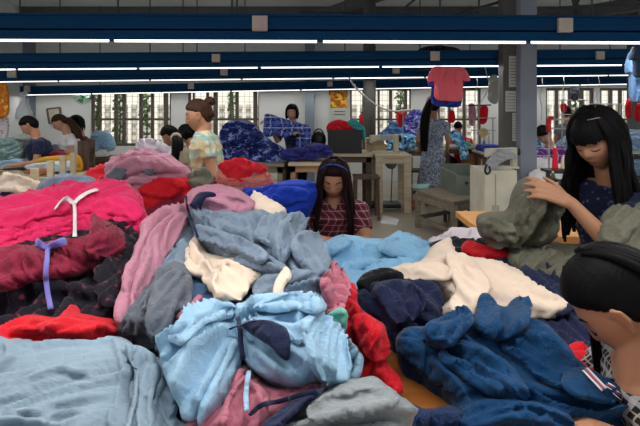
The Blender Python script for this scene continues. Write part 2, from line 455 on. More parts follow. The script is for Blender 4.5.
        if center is not None:
            dx = (U-center[0]); dy = (V-center[1])*1.5; rr = np.hypot(dx, dy)*s; an = np.arctan2(dy, dx)
            ph3 = an/math.pi*ncount*.75+1.2*pn(np.cos(an)*3+rr*3, np.sin(an)*3, seed+57)
            k_ = np.exp(-(rr/.34)**2); g1 = g1*(1-k_)+saw(ph3, np.minimum(1, rr/.03))*k_*1.2; g2 = g2*(1-k_)
        B2 = B2+nrm[None,:]*((g1+g2)*amp*2.1*tuck*np.clip((d-1)/(edge*1.3), 0, 1)**1.2)[:,None]
    verts = [tuple(p) for p in B2]; faces = [tuple(reversed(t)) for t in fa]
    # hem all round
    cnt = {}
    for t in faces:
        for i in range(len(t)):
            a_, b_ = t[i], t[(i+1) % len(t)]; cnt[(a_, b_)] = 1
    bd = [e_ for e_ in cnt if (e_[1], e_[0]) not in cnt]
    cen = B2.mean(0); mp = {}
    for a_, b_ in bd:
        for q_ in (a_, b_):
            if q_ not in mp:
                pnt = B2[q_].copy(); dv = cen-pnt; dv[2] = 0; l = np.linalg.norm(dv)+1e-6
                pnt += dv/l*skirt*.35
                if snap: pnt += np.array([0, skirt*.8, -skirt*.5])
                elif fixY is None: pnt[2] -= skirt
                else: pnt += np.array([0, skirt, 0])
                mp[q_] = len(verts); verts.append(tuple(pnt))
    for a_, b_ in bd: faces.append((b_, a_, mp[a_], mp[b_]))
    me = bpy.data.meshes.new(name); me.from_pydata(verts, [], faces); me.update()
    bm = bmesh.new(); bm.from_mesh(me)
    bmesh.ops.recalc_face_normals(bm, faces=bm.faces); bm.to_mesh(me); bm.free()
    me.polygons.foreach_set('use_smooth', [True]*len(me.polygons))
    me.materials.append(mat)
    o = bpy.data.objects.new(name, me); C.objects.link(o)
    if parent is not None:
        o.parent = parent; o.matrix_parent_inverse = parent.matrix_basis.inverted()
    else:
        org = Vector(B2.mean(0)); org.z = float(B2[:,2].min())-skirt
        me.transform(Matrix.Translation(-org)); o.location = org
        o.matrix_basis = Matrix.Translation(org)
        tag(o, label, cat, group, kind)
    if label and parent is not None: o['label'] = label
    if heap: GARM.append(B2)
    pr_ = np.stack([320+FPX*B2[:,0]/B2[:,1], HZ+(CZ-B2[:,2])*FPX/B2[:,1], B2[:,1]], 1); own = (parent or o).name
    OWN[own] = pr_ if own not in OWN else np.concatenate([OWN[own], pr_])
    return o
# ------------------------------------------------------------------ the room
WY = 10.0
def wx(px, Y=WY): return (px-320)/FPX*Y
def wz(py, Y=WY): return CZ-(py-HZ)/FPX*Y
M_wall = plain('painted_wall', srgb(220, 222, 220), .75, var=.05, scale=1.5, bump=.05)
M_wall2 = plain('painted_pillar', srgb(128, 140, 152), .7, var=.08, scale=2, bump=.05)
M_ceil = plain('ceiling_board', srgb(226, 230, 232), .8, var=.06, scale=1, bump=.05)
M_conc = plain('dark_concrete', srgb(92, 94, 96), .8, var=.12, scale=3, bump=.2)
M_floor = plain('concrete_floor', srgb(166, 156, 142), .35, var=.16, scale=1.3, bump=.05)
M_frame = plain('window_steel', srgb(86, 76, 68), .55, var=.1, bump=.05)
M_steel = plain('dark_steel', srgb(62, 64, 68), .5, .4, var=.1, bump=.05)
M_bar = plain('guard_bar', srgb(120, 116, 110), .5, .2, bump=0)
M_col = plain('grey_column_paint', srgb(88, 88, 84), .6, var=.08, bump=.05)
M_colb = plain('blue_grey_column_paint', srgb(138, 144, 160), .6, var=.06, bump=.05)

struct('floor', MB().box((-9, -3, -.1), (9, WY+.2, 0)), M_floor)
struct('ceiling', MB().box((-9, -3, 3.41), (9, WY+.2, 3.55)), M_ceil)
WIN = [  # px0, px1, bottom row, posts (px, width px), panes: rail rows
    (91, 171, 146, [(92,1.5),(98.5,2.5),(115,3),(123,3),(140,3),(151.5,2.5),(165,4),(170,1.5)]),
    (188, 259, 146, [(189,2),(193,1.5),(207,2.5),(215,4),(230.5,1.5),(236.5,3),(255,4),(258.5,1)]),
    (350, 411, 150, [(351,2),(364,3),(379,2),(391,3),(406,3),(410.5,1)]),
    (438, 481, 150, [(439,2),(450,2),(465,2.5),(480,2)]),
    (546, 594, 150, [(547,2),(558,2.5),(571,2),(583,3),(593,2)]),
    (600, 634, 150, [(601,2),(612,2.5),(622,2),(633,2)]),
]
TOPZ = wz(88)
wall = MB(); xs = -5.8
for (a, b, bot, _) in WIN:
    wall.box((xs, WY, 0), (wx(a), WY+.18, 3.41)); xs = wx(b)
    wall.box((wx(a), WY, 0), (wx(b), WY+.18, wz(bot))); wall.box((wx(a), WY, TOPZ), (wx(b), WY+.18, 3.41))
wall.box((xs, WY, 0), (7.2, WY+.18, 3.41))
struct('wall_back', wall, M_wall)
wl = MB().box((-5.98, 8.6, 0), (-5.8, WY, 3.41)).box((-5.98, -3, 0), (-5.8, 8.6, .8)).box((-5.98, -3, 2.9), (-5.8, 8.6, 3.41))
for y in (-3, -.3, 2.4, 5.1): wl.box((-5.98, y, .8), (-5.8, y+.3, 2.9))
struct('wall_left', wl, M_wall)
wr = MB().box((7.2, -3, 0), (7.38, WY+.18, .9)).box((7.2, -3, 2.6), (7.38, WY+.18, 3.41))
for y in (-3, 0, 3, 6, 9.2): wr.box((7.2, y, .9), (7.38, y+.6, 2.6))
struct('wall_right', wr, M_wall)
# edge beam under the ceiling, pilasters
struct('trim_1', MB().box((-5.8, WY-.35, 3.22), (7.2, WY, 3.41)), M_conc)
struct('trim_2', MB().box((wx(305,9.85), 9.8, 0), (wx(314.5,9.85), WY, 3.22)), M_wall2)
struct('trim_3', MB().box((-5.8, 9.75, 0), (wx(33,9.9), WY, 3.22)), M_wall2)
struct('trim_4', MB().box((wx(632,8.6), 8.45, 0), (wx(652,8.6), 8.75, 3.41)), M_conc)
for i, (a, b, bot, posts) in enumerate(WIN):
    w = MB()
    for (p, wd) in posts: w.box((wx(p-wd/2), WY+.03, wz(bot)), (wx(p+wd/2), WY+.10, TOPZ))
    w.box((wx(a), WY+.02, wz(bot)), (wx(b), WY+.12, wz(bot)+.05)); w.box((wx(a), WY+.02, TOPZ-.05), (wx(b), WY+.12, TOPZ))
    w.box((wx(a), WY+.04, wz(120.5)), (wx(b), WY+.09, wz(118.5)))
    fr = struct('window_%d' % (i+1), w, M_frame)
    g = MB(); x = wx(a)
    while x < wx(b): g.box((x, WY+.14, wz(bot)), (x+.005, WY+.147, TOPZ)); x += .11
    z = wz(bot)
    while z < TOPZ: g.box((wx(a), WY+.14, z), (wx(b), WY+.147, z+.005)); z += .11
    g.build('guard_grille', M_bar, fr)
# outside: yard, pale house wall, shrubs
M_out = plain('pale_outer_render', srgb(236, 232, 222), .8, var=.08, scale=2)
M_block = plain('pierced_block', srgb(190, 186, 176), .8)
M_leaf = plain('leaf_green', srgb(96, 140, 62), .5, var=.35, scale=9)
M_yard = plain('yard_ground', srgb(150, 145, 130), .9)
struct('floor_outside', MB().box((-14, WY+.2, -.12), (14, 18, -.02)), M_yard)
ow = MB().box((-9, 14.2, 0), (9, 14.4, 2.6))
struct('wall_neighbour', ow, M_out)
blk = MB()
for i in range(70):
    for j in range(5):
        x = -8.6+i*.25; blk.box((x, 14.12, .55+j*.22), (x+.15, 14.2, .67+j*.22))
struct('trim_5', blk, M_block)
random.seed(4)
def shrub(x, y, h, r, label):
    b = MB()
    for i in range(260):
        a = random.uniform(0, 6.28); t = random.random(); rr = r*math.sqrt(random.random())*(1-.5*t)
        c = Vector((x+math.cos(a)*rr, y+math.sin(a)*rr, .3+t*h)); n = Vector((random.gauss(0,1), random.gauss(0,1), random.gauss(0,1))).normalized()
        u = n.orthogonal().normalized()*.06; v = n.cross(u).normalized()*.035; k = len(b.v)
        b.v += [tuple(c-u), tuple(c-v), tuple(c+u), tuple(c+v)]; b.f.append((k, k+1, k+2, k+3))
    t = thing('garden_shrub', label, 'shrub', (x, y, 0), 'shrubs in the yard outside the windows')
    b.build('foliage', M_leaf, t)
    MB().tube([(x, y, -.1), (x+.03, y, h*.5), (x, y+.02, h*.9)], [.03, .02, .01], 6).build('stem', M_conc, t)
for (px, h, r, lb) in ((119, 2.3, .16, 'green shrub seen through the gap left of the second casement of the left window'),
                       (146, 2.4, .18, 'green shrub seen through the fifth gap of the left window'),
                       (232, 2.3, .12, 'green shrub seen right of the bun-haired woman, through the middle window'),
                       (97, 2.2, .1, 'green shrub at the far left edge of the left window'),
                       (400, 2.2, .16, 'green shrub outside the window right of the thin round column'),
                       (575, 2.3, .2, 'green shrub outside the window above the long-haired woman with a fringe')):
    shrub(wx(px, 11.6), 11.6, h, r, lb)

# hanging light troughs
M_blue = plain('blue_trough_paint', srgb(4, 62, 104), .6, .0, var=.08, scale=2, bump=0, spec=.12)
M_tube = glow('fluorescent_tube', (1, .99, .96), 2.6)
M_jb = plain('beige_box', srgb(196, 184, 172), .6, bump=0)
def trough(Y, cx, ln, z, tilt, power, label, boxes, rods):
    t = thing('light_trough', label, 'light fixture', (cx, Y, z), 'blue light troughs hung across the workshop')
    s = lambda x: z+(x-320/1e9)*tilt
    x0, x1 = cx-ln/2, cx+ln/2
    H = .148 if Y > 2 else .148
    b = MB()
    def quadbox(xa, xb, y0, y1, za, zb):
        n = len(b.v)
        for (x, y, q) in ((xa,y0,za),(xb,y0,za),(xb,y1,za),(xa,y1,za),(xa,y0,zb),(xb,y0,zb),(xb,y1,zb),(xa,y1,zb)): b.v.append((x, y, z+x*tilt+q))
        b.f.extend([tuple(n+i for i in q) for q in ((0,3,2,1),(4,5,6,7),(0,1,5,4),(1,2,6,5),(2,3,7,6),(3,0,4,7))])
    quadbox(x0, x1, Y-.055, Y-.045, .003, H+.012); quadbox(x0, x1, Y+.045, Y+.055, .003, H+.012); quadbox(x0, x1, Y-.055, Y+.055, .06, .07)
    quadbox(x0, x1, Y-.07, Y-.045, H+.004, H+.016); 
    b.build('trough_body', M_blue, t)
    n = max(2, int(ln/1.25)); L = ln/n
    for i in range(n):
        a = x0+i*L+.02; c = a+L-.04
        MB().tube([(a, Y, z+a*tilt+.004), (c, Y, z+c*tilt+.004)], .0115, 8).build('fluorescent_tube', M_tube, t, smooth=True)
    for px, sz in boxes:
        x = (px-320)/FPX*(Y-.07); w = sz/FPX*Y/2
        MB().box((x-w, Y-.085, z+x*tilt+.055), (x+w, Y-.056, z+x*tilt+.055+2*w)).build('junction_box', M_jb, t, bevel=.003)
    for px in rods:
        x = (px-320)/FPX*Y
        MB().tube([(x, Y, z+.1), (x, Y, 3.41)], .006 if Y < 6 else .009, 6).build('hanger_rod', M_steel, t)
    o = area('trough_lamp', (cx, Y, z+cx*tilt-.009), ln, .014, power, (1, .985, .95))
    o.rotation_euler = (0, -math.atan(tilt), 0)
    o.parent = t; o.matrix_parent_inverse = t.matrix_basis.inverted()
    return t
tl = ['long blue light trough nearest the camera, thickest of those across the top of the photo', 'blue light trough second from the top, passing behind the broad grey column',
      'blue light trough third from the top, above the hanging pink shirt', 'blue light trough farthest back, lowest in the photo, above the windows']
bx_ = [[(260, 15), (565, 14)], [(216, 8), (435, 9), (600, 8)], [(12, 9), (224, 7), (396, 7)], [(27, 6), (191, 6), (330, 5)]]
rd_ = [[118, 232, 237, 440, 479, 592, 20], [183, 197, 245, 345, 560], [60, 150, 420, 610], [100, 470]]
for i, (Y, cx, ln, z, tilt, pw) in enumerate(TROUGHS): trough(Y, cx, ln, z, tilt, pw, tl[i], bx_[i], rd_[i])
trough(*UNSEEN_TROUGH, 'blue light trough hung over the near sorting table, above the frame', [], [])

# steel roof members and pipes, upper right
def steel(name, label, segs, w, mat=M_steel):
    b = MB()
    for p, q in segs: b.bar(P(*p), P(*q), w)
    return struct(name, b, mat, label)
steel('trim_6', 'dark concrete beam running to the thin column', [((303, 22, 9.6), (405, -14, 7.4))], .16, M_conc)
steel('trim_7', 'dark steel roof member at upper right', [((536, 20, 9), (650, 2, 6.2))], .17, M_conc)
for k, (p, q, w) in enumerate([((420, 30, 9), (660, 24, 7.5), .03), ((430, 22, 8), (500, 2, 6), .03), ((548, 9, 6), (650, 3, 5.5), .04), ((590, 34, 7), (660, 20, 7), .03), ((300, 12, 8.5), (520, 18, 8.5), .03),
                               ((550, 30, 8), (640, 10, 8), .025), ((390, 20, 7), (420, -5, 6), .02), ((300, 24, 9.4), (500, 27, 9.4), .03), ((574,-2,6),(580,22,6),.05), ((566,24,6),(580,-2,6),.02)]):
    steel('trim_%d' % (8+k), None, [(p, q)], w)
# columns
cY = 5.1
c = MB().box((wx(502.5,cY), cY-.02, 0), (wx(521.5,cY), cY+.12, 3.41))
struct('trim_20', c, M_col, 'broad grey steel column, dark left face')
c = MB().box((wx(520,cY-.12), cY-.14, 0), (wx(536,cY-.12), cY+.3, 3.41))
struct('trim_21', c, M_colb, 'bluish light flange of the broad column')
b = MB().tube([(wx(369.5,7.9), 7.9, 0), (wx(369.5,7.9), 7.9, 3.41)], .1, 16)
struct('trim_22', b, M_col, 'thin round column', smooth=True)
# paper sheets on the column
M_paper = plain('old_paper', srgb(196, 198, 192), .8, var=.05, bump=0)
M_ink = plain('ink', srgb(90, 94, 100), .8, bump=0)
def sheet(x0, y0, x1, y1, Y, label, lines, name='notice_sheet', cols=0):
    t = thing(name, label, 'paper notice', tuple(P((x0+x1)/2, y1, Y)))
    a = P(x0, y1, Y); c = P(x1, y0, Y)
    MB().box((a.x, Y, a.z), (c.x, Y+.003, c.z)).build('sheet', M_paper, t)
    b = MB(); n = lines
    for i in range(n):
        z = c.z-(c.z-a.z)*(i+1)/(n+1)
        if cols and i > 0:
            for j in range(cols):
                xx = a.x+(c.x-a.x)*(j+.6)/(cols+.4); b.box((xx, Y-.002, z-.006), (xx+(c.x-a.x)*.06, Y, z+.006))
        else: b.box((a.x+(c.x-a.x)*.12, Y-.002, z-.003), (a.x+(c.x-a.x)*random.uniform(.6, .9), Y, z+.003))
    if n: b.build('print_lines', M_ink, t)
    return t
sheet(509, 56, 520, 87, cY-.025, 'tall paper notice stuck high on the broad grey column', 9)
sheet(505.5, 91, 519.5, 111.5, cY-.026, 'paper calendar with rows of dates on the broad grey column', 6, cols=7, name='wall_calendar')
sheet(512.5, 113, 519.5, 141, cY-.026, 'narrow long paper strip below the calendar on the column', 10)
# poster and calendar on the back wall
t = thing('wall_poster', 'orange and dark picture calendar with white date sheet hung on the back wall', 'poster', tuple(P(338, 118, 9.95)))
def wallrect(x0, y0, x1, y1, Y, name, mat, par, th=.01):
    a = P(x0, y1, Y); c = P(x1, y0, Y); return MB().box((a.x, Y, a.z), (c.x, Y+th, c.z)).build(name, mat, par)
M_post = fabric('poster_print', srgb(214, 130, 30), srgb(120, 60, 30), 'blotch', scale=9, bump=0, col3=srgb(240, 190, 60), sheen=0)
wallrect(330.5, 91, 347, 108, 9.93, 'picture', M_post, t); wallrect(332, 108, 346, 119, 9.93, 'date_sheet', M_paper, t)
b = MB(); 
for j in range(2): b.box((P(334,0,9.92).x, 9.92, wz(112+3*j)), (P(345,0,9.92).x, 9.928, wz(111+3*j)))
b.build('date_rows', M_ink, t)
t = thing('cardboard_sheet', 'brown and grey cardboard sheets fixed above the orange calendar', 'panel', tuple(P(338, 93, 9.96)))
wallrect(329, 84, 339, 95, 9.97, 'left_panel', plain('brown_board', srgb(92, 72, 60), .7), t, .03); wallrect(340, 84, 348, 95, 9.97, 'right_panel', plain('grey_board', srgb(150, 144, 132), .7), t, .03)
# framed picture
t = thing('framed_picture', 'small framed picture hung slightly crooked on the left back wall', 'picture', tuple(P(54, 123, 9.95)))
M_fr = plain('picture_frame_wood', srgb(98, 88, 74), .5, bump=0)
fb = MB(); q = [P(47, 109, 9.94), P(60, 107.5, 9.94), P(61, 122, 9.94), P(49.5, 123.5, 9.94)]
for i in range(4): fb.bar(q[i], q[(i+1) % 4], .035, .03)
fb.build('frame', M_fr, t)
n = MB(); n.v = [tuple(v+Vector((0, .01, 0))) for v in q]; n.f = [(0, 1, 2, 3)]; n.build('print', plain('faded_print', srgb(190, 186, 170), .6, var=.15, scale=12), t)
# green wall fan
t = thing('wall_fan', 'round green wall fan half hidden behind the farthest light trough', 'fan', tuple(P(83, 97, 9.7)))
cc = P(83, 96, 9.6); M_gf = plain('green_fan_cage', srgb(60, 120, 80), .4, bump=0)
b = MB()
for rr in (.155, .11, .06):
    b.tube([cc+Vector((math.cos(a)*rr, -.04, math.sin(a)*rr)) for a in [i*2*math.pi/24 for i in range(25)]], .004, 5)
for i in range(16):
    a = i*math.pi/8; b.tube([cc+Vector((0, -.06, 0)), cc+Vector((math.cos(a)*.155, -.04, math.sin(a)*.155))], .002, 4)
b.build('fan_cage', M_gf, t)
M_bl = plain('green_fan_blade', srgb(70, 130, 90), .4, bump=0)
for i in range(3):
    a = i*2.094; d = Vector((math.cos(a), 0, math.sin(a))); e = Vector((-math.sin(a), .3, math.cos(a)))
    n = MB(); n.rings([[cc+d*.02+e*.02, cc+d*.02-e*.02+Vector((0,.003,0)), cc+d*.02-e*.02], [cc+d*.14+e*.06, cc+d*.14-e*.05+Vector((0,.003,0)), cc+d*.14-e*.05]]); n.build('fan_blade', M_bl, t)
MB().ball(cc+Vector((0, .03, 0)), (.04, .07, .04), 2).build('motor', M_gf, t, smooth=True)
MB().bar(cc+Vector((0, .08, 0)), Vector((cc.x, WY, cc.z-.05)), .03).build('bracket', M_steel, t)
# ------------------------------------------------------------------ the near sorting table
M_top = wood('orange_brown_tabletop', srgb(150, 88, 40), srgb(182, 118, 62), 2.2, .22)
M_leg = wood('table_leg_wood', srgb(110, 84, 58), srgb(140, 108, 76))
def table(name, label, poly, top, mat, legs, th=.03, lw=.05, apron=.08, group=None, mleg=None):
    cx = sum(p[0] for p in poly)/len(poly); cy = sum(p[1] for p in poly)/len(poly)
    t = thing(name, label, 'table', (cx, cy, 0), group)
    MB().slab(poly, top-th, top).build('tabletop', mat, t, bevel=.004)
    if apron:
        b = MB(); q = [((p[0]-cx)*.95+cx, (p[1]-cy)*.93+cy) for p in poly]
        for i in range(len(q)): b.bar((q[i][0], q[i][1], top-th-apron/2), (q[(i+1)%len(q)][0], q[(i+1)%len(q)][1], top-th-apron/2), .022, apron)
        b.build('apron', mleg or M_leg, t)
    for (x, y) in legs: MB().box((x-lw/2, y-lw/2, 0), (x+lw/2, y+lw/2, top-th)).build('leg', mleg or M_leg, t, bevel=.003)
    return t
table('sorting_table', 'broad orange-brown sorting table in the foreground buried under garments', [(-2.0, .45), (.72, .45), (1.0, 2.62), (-2.0, 2.56)], .75, M_top,
      [(-1.9, .55), (.62, .55), (.9, 2.5), (-1.9, 2.48), (-.6, .55), (-.6, 2.5)])
table('packing_table', 'wooden table behind the near sorting table carrying red and pink stacks', [(-3.2, 2.72), (-.16, 2.72), (-.16, 3.32), (-3.2, 3.32)], .75, M_top,
      [(-3.1, 2.8), (-.24, 2.8), (-.24, 3.24), (-3.1, 3.24)])

FB = {}
F = lambda n, c, **k: fabric(n, srgb(*c), **k)
c_lblue = F('sky_blue_cotton', (150, 186, 212)); c_lblue2 = F('pale_blue_cotton', (134, 184, 220))
c_gblue = F('grey_blue_denim', (134, 154, 170), bump=.5); c_gblue2 = F('grey_blue_poplin', (118, 134, 152))
c_slate = F('slate_grey_cotton', (98, 104, 114)); c_grey = F('ash_grey_cotton', (138, 144, 148))
c_mauve = F('dusty_mauve_cotton', (182, 126, 146)); c_mauve2 = F('rose_pink_crepe', (176, 104, 122), bump=.6)
c_cream = F('cream_cotton', (222, 202, 184), bump=.2); c_navy = F('navy_cotton', (26, 34, 66)); c_black = F('black_cotton', (18, 18, 24))
c_red = F('bright_red_jersey', (206, 24, 40)); c_mag = F('magenta_cotton', (218, 40, 98)); c_burg = F('burgundy_cotton', (128, 30, 56))
c_blue = F('petrol_blue_cotton', (14, 62, 104)); c_royal = F('royal_blue_cotton', (20, 58, 176)); c_mint = F('mint_green_cotton', (110, 186, 166))
c_olive = F('olive_grey_cotton', (108, 106, 92)); c_white = F('white_cotton', (226, 224, 226), bump=.1); c_coral = F('coral_jersey', (214, 34, 50))
c_yel = F('ochre_cotton', (206, 150, 40)); c_denim = F('mid_blue_denim', (74, 104, 140)); c_salmon = F('salmon_jersey', (208, 128, 112))
c_floral = fabric('black_floral_print', srgb(20, 16, 30), srgb(110, 40, 60), 'floral', scale=34, bump=.3)
c_tie = fabric('blue_tie_dye', srgb(26, 34, 92), srgb(36, 52, 130), 'blotch', scale=12, bump=.5, col3=srgb(140, 160, 205))
c_tieL = fabric('turquoise_tie_dye', srgb(40, 110, 180), srgb(120, 190, 220), 'blotch', scale=14, bump=.5, col3=srgb(210, 230, 238))
c_lilac = F('lilac_ribbon', (120, 116, 190), bump=.05); c_pinkw = F('pinkish_white_cotton', (206, 196, 206), bump=.1)

G = 'garments heaped on the near sorting table'
B2 = 'stacked garments on the table behind'
def gm(label, outline, mat, z=.9, name='garment', cat='garment', **k): return garment(name, label, cat, outline, mat, z=z, **k)

# --- far table stacks (left to right)
ZONE[:] = ['B', 0]
gm('cream garment on top of the folded stack at the left edge beside the wooden rack', [(-8,179,1.03),(14,177,1.05),(40,184,1.04),(52,188,1.02),(34,193,1.0),(-8,192,1.0)], c_cream, fs=11, theta=10, seed=3, thick=.03, edge=5, raise_=.02)
gm('navy garment folded under the cream one at the left edge', [(-8,186,1.0),(20,186,1.0),(36,191,.99),(36,200,.96),(-8,199,.96)], c_navy, thick=.02, seed=4, edge=4)
gm('dusty pink folded garment, second from the bottom of the left edge stack', [(-8,196,.97),(34,198,.96),(36,204,.94),(-8,204,.94)], c_mauve, thick=.02, seed=5, edge=3)
gm('pale blue and white folded garment at the bottom of the left edge stack', [(-8,200,.94),(30,202,.93),(44,207,.92),(20,214,.9),(-8,212,.9)], c_lblue, thick=.02, seed=6, edge=3)
gm('grey-blue garment lump right of the wooden rack posts', [(38,196,1.0),(44,184,1.06),(62,176,1.1),(88,177,1.1),(108,184,1.08),(108,196,1.0),(88,204,.96),(50,206,.94)], c_gblue2, thick=.05, bulge=.03, fs=10, theta=15, seed=8, amp=.018)
gm('bright red jersey heap left of the tall mauve pile', [(86,180,1.1),(90,170,1.15),(104,165,1.18),(114,170,1.16),(112,182,1.1),(98,186,1.06)], c_coral, thick=.03, seed=9, edge=6)
gm('ochre garment corner peeping out behind the magenta stack', [(68,196,1.04),(78,190,1.06),(86,193,1.05),(84,202,1.02),(70,204,1.02)], c_yel, thick=.02, seed=10, edge=3)
gm('dusty mauve garment pile behind the magenta stack, tallest of the left heaps', [(98,192,1.02),(104,178,1.08),(108,163,1.17),(122,154,1.22),(148,151,1.24),(170,156,1.2),(186,166,1.14),(194,178,1.08),(176,188,1.03),(140,198,1.0),(112,200,.99)], c_mauve, thick=.05, bulge=.03, fs=8, theta=-25, stretch=4, seed=11, amp=.026,
   folds=[([(112,172),(140,160),(176,166)],4,.03),([(104,186),(136,172),(180,176)],4,.03),([(120,196),(150,182),(184,184)],4,.025)])
gm('small slate grey garment wrapped in the mauve pile', [(106,176,1.14),(116,169,1.17),(128,170,1.17),(126,178,1.12),(112,184,1.1)], c_slate, thick=.03, seed=12, edge=4, snap=True)
gm('dark grey scrap showing on the mauve pile near the seated women', [(142,170,1.18),(150,165,1.2),(158,168,1.18),(154,174,1.15),(146,174,1.15)], c_slate, thick=.02, seed=13, edge=3, snap=True)
gm('white and grey garment bundle beyond the mauve pile', [(136,152,1.2),(138,140,1.26),(150,138,1.27),(166,144,1.24),(170,152,1.2),(152,156,1.18)], c_pinkw, thick=.03, seed=14, edge=5)
gm('red garment pile in front of the bun-haired woman', [(128,204,.98),(134,190,1.03),(136,176,1.1),(152,173,1.12),(176,174,1.12),(192,180,1.09),(190,192,1.03),(172,200,1.0),(150,208,.97)], c_red, thick=.05, bulge=.02, fs=8, theta=-10, seed=15, amp=.016,
   folds=[([(140,188),(160,184),(186,188)],3,.015)])
gm('red jersey strip spreading behind the mauve tied bundle', [(176,192,1.04),(186,183,1.08),(206,179,1.1),(230,184,1.08),(252,192,1.04),(240,200,1.0),(200,204,.98)], c_coral, thick=.03, seed=16, theta=5)
gm('maroon garment between the red pile and the mauve bundle', [(142,238,.99),(146,212,1.02),(154,200,1.05),(176,192,1.08),(198,196,1.07),(190,214,1.04),(168,232,.99)], c_burg, thick=.03, seed=17, theta=-40)
gm('cloth heap with olive pieces under the arm of the bun-haired woman', [(184,184,1.1),(190,172,1.15),(206,170,1.16),(216,178,1.12),(210,188,1.08)], c_olive, thick=.03, seed=18, edge=4)
# red, salmon and pink stack: one thing per folded piece
for i, (y0, y1, m, zz, lb) in enumerate([(181, 193, c_mauve, 1.0, 'mauve folded garment at the bottom of the red and pink stack behind the mauve bundle'), (177, 187, F('brick_rose_jersey', (186, 98, 96)), 1.04, 'dusty rose folded garment in the middle of the red and pink stack'),
                                   (173, 182, c_salmon, 1.075, 'salmon folded garment just under the red top of the stack behind the mauve bundle')]):
    gm(lb, [(219,y1-2,zz),(220,y0-3,zz+.0),(240,y0-6,zz+.01),(264,y0-3,zz),(271,y0+1,zz),(271,y1,zz-.03),(244,y1+1,zz-.03)], m, thick=.03, edge=4, seed=20+i, amp=.006, group=None)
gm('bright red folded jersey topping the stack right of the bun-haired woman', [(220,172,1.1),(222,166,1.13),(238,162,1.15),(256,164,1.14),(268,170,1.11),(262,174,1.09),(240,176,1.08)], c_coral, thick=.03, edge=5, seed=25, amp=.006, raise_=.03)
gm('royal blue garment heap left of the seated woman in red plaid', [(238,206,1.0),(244,190,1.08),(262,187,1.1),(278,183,1.12),(296,179,1.13),(314,183,1.1),(318,196,1.04),(306,212,.96),(284,218,.93),(258,216,.94)], c_royal, thick=.05, bulge=.02, seed=26, fs=9, theta=0, amp=.018,
   folds=[([(246,200),(272,190),(308,190)],3,.02),([(268,206),(290,200),(312,198)],3,.02)])

# --- heap on the near table, left side
ZONE[:] = ['L', 0]
mg = [((-10,262,.97),(-10,208,1.06)), ]
layers = [(0, 'lowest'), (1, 'second'), (2, 'third')]
for i in range(5):
    o = 10-i*4.2; zz = 1.0+.022*i
    lb = ['magenta folded garment at the bottom of the tied magenta stack', 'second magenta garment up from the bottom of the tied stack', 'magenta garment in the middle of the tied magenta stack',
          'magenta garment just below the top one in the tied stack', 'magenta garment topping the stack tied with white tape'][i]
    ox = [0, 3, -2, 2, 0][i]
    gm(lb, [(-14,245+o*1.4-i*2,zz-.02),(-14,215-i*2,zz+.03),(22,206-i*2,zz+.045),(48,196-i,zz+.06),(80,191-i*.8,zz+.07),(118,190-i,zz+.06),(138+ox,198-i,zz+.04),(145+ox,222+o*.8,zz-.01),(126+ox,228+o,zz-.02),(96,226+o,zz-.02),(70,228+o,zz-.02),(40,234+o*1.4,zz-.025),(10,244+o*1.6,zz-.025)],
       c_mag, thick=.025, edge=4, fs=11, theta=8, stretch=5, seed=30+i, raise_=.009*i, amp=.009, wob=2.2, fine=.2, ramp=.01, center=((72,206) if i == 4 else None))
t = thing('fabric_tie', 'white cloth tape knotted round the magenta stack', 'tie', tuple(PZ(72, 230, 1.12)))
DEFER = []
def strip(*a, **k): DEFER.append((a[0], a[1], a[2], a[3], k.get('name') or (a[4] if len(a) > 4 else 'tape')))
def strip_now(pts, w, mat, parent, name='tape', lift=.01):
    q = smooth_poly(np.array([p[:2] for p in pts], float), 2.5, closed=False)
    Ys = np.array([surf(x, y, 3) for x, y in q]); Ys = np.convolve(np.pad(Ys, 1, mode='edge'), [.25, .5, .25], 'valid')
    ps = [np.array(P(x, y, Yv-.008)) for (x, y), Yv in zip(q, Ys)]; lift = .002
    b = MB(); b.tube([tuple(p+np.array([0,-lift*.5,lift])) for p in ps], w, 8, flat=.3); return b.build(name, mat, parent, smooth=True)
strip([(74,202,1.17),(75,212,1.15),(75,224,1.12),(75,237,1.07)], .006, c_white, t, lift=.03)
gmk = dict(heap=False)
strip([(74,204,1.17),(80,198,1.19),(88,193,1.2),(97,190,1.2)], .014, c_white, t, 'tape_end', .03)
strip([(74,204,1.17),(66,199,1.18),(60,203,1.17),(55,210,1.14)], .012, c_white, t, 'tape_end', .03)

gm('black floral print garment draping below the burgundy one at left', [(-14,300,1.0),(-14,262,1.04),(20,246,1.07),(60,238,1.08),(100,226,1.1),(118,216,1.12),(134,226,1.1),(143,246,1.07),(138,262,1.04),(130,288,1.0),(118,310,.97),(80,330,.94),(30,338,.93),(-14,344,.92)], c_floral, thick=.04, bulge=.0, fs=7, theta=40, seed=41, amp=.022,
   folds=[([(20,300),(60,290),(110,296)],6,.03),([(100,250),(118,270),(112,300)],6,.03)])
gm('navy piece with a hem folded into the black floral garment', [(36,268,1.1),(46,248,1.13),(62,240,1.14),(76,246,1.13),(70,258,1.1),(56,268,1.09)], c_navy, thick=.02, seed=42, snap=True, edge=4)
gm('burgundy garment tied with a lilac ribbon, below the magenta stack', [(-14,288,1.08),(-14,258,1.12),(20,246,1.14),(48,244,1.14),(72,240,1.15),(92,234,1.16),(95,218,1.19),(108,222,1.18),(124,232,1.15),(126,248,1.12),(110,262,1.09),(84,272,1.07),(60,278,1.06),(30,282,1.06),(8,290,1.05)], c_burg, thick=.045, bulge=.02, fs=7, theta=15, snap='fit', seed=43, amp=.02, raise_=.07, center=(48,248), ncount=12, ramp=.012,
   folds=[([(92,226),(104,240),(118,250)],5,.03),([(60,260),(90,262),(116,250)],6,.02),([(0,276),(30,268),(60,262)],7,.018)])
t = thing('fabric_tie', 'lilac ribbon knotted round the burgundy garment', 'tie', tuple(PZ(48, 290, 1.0)))
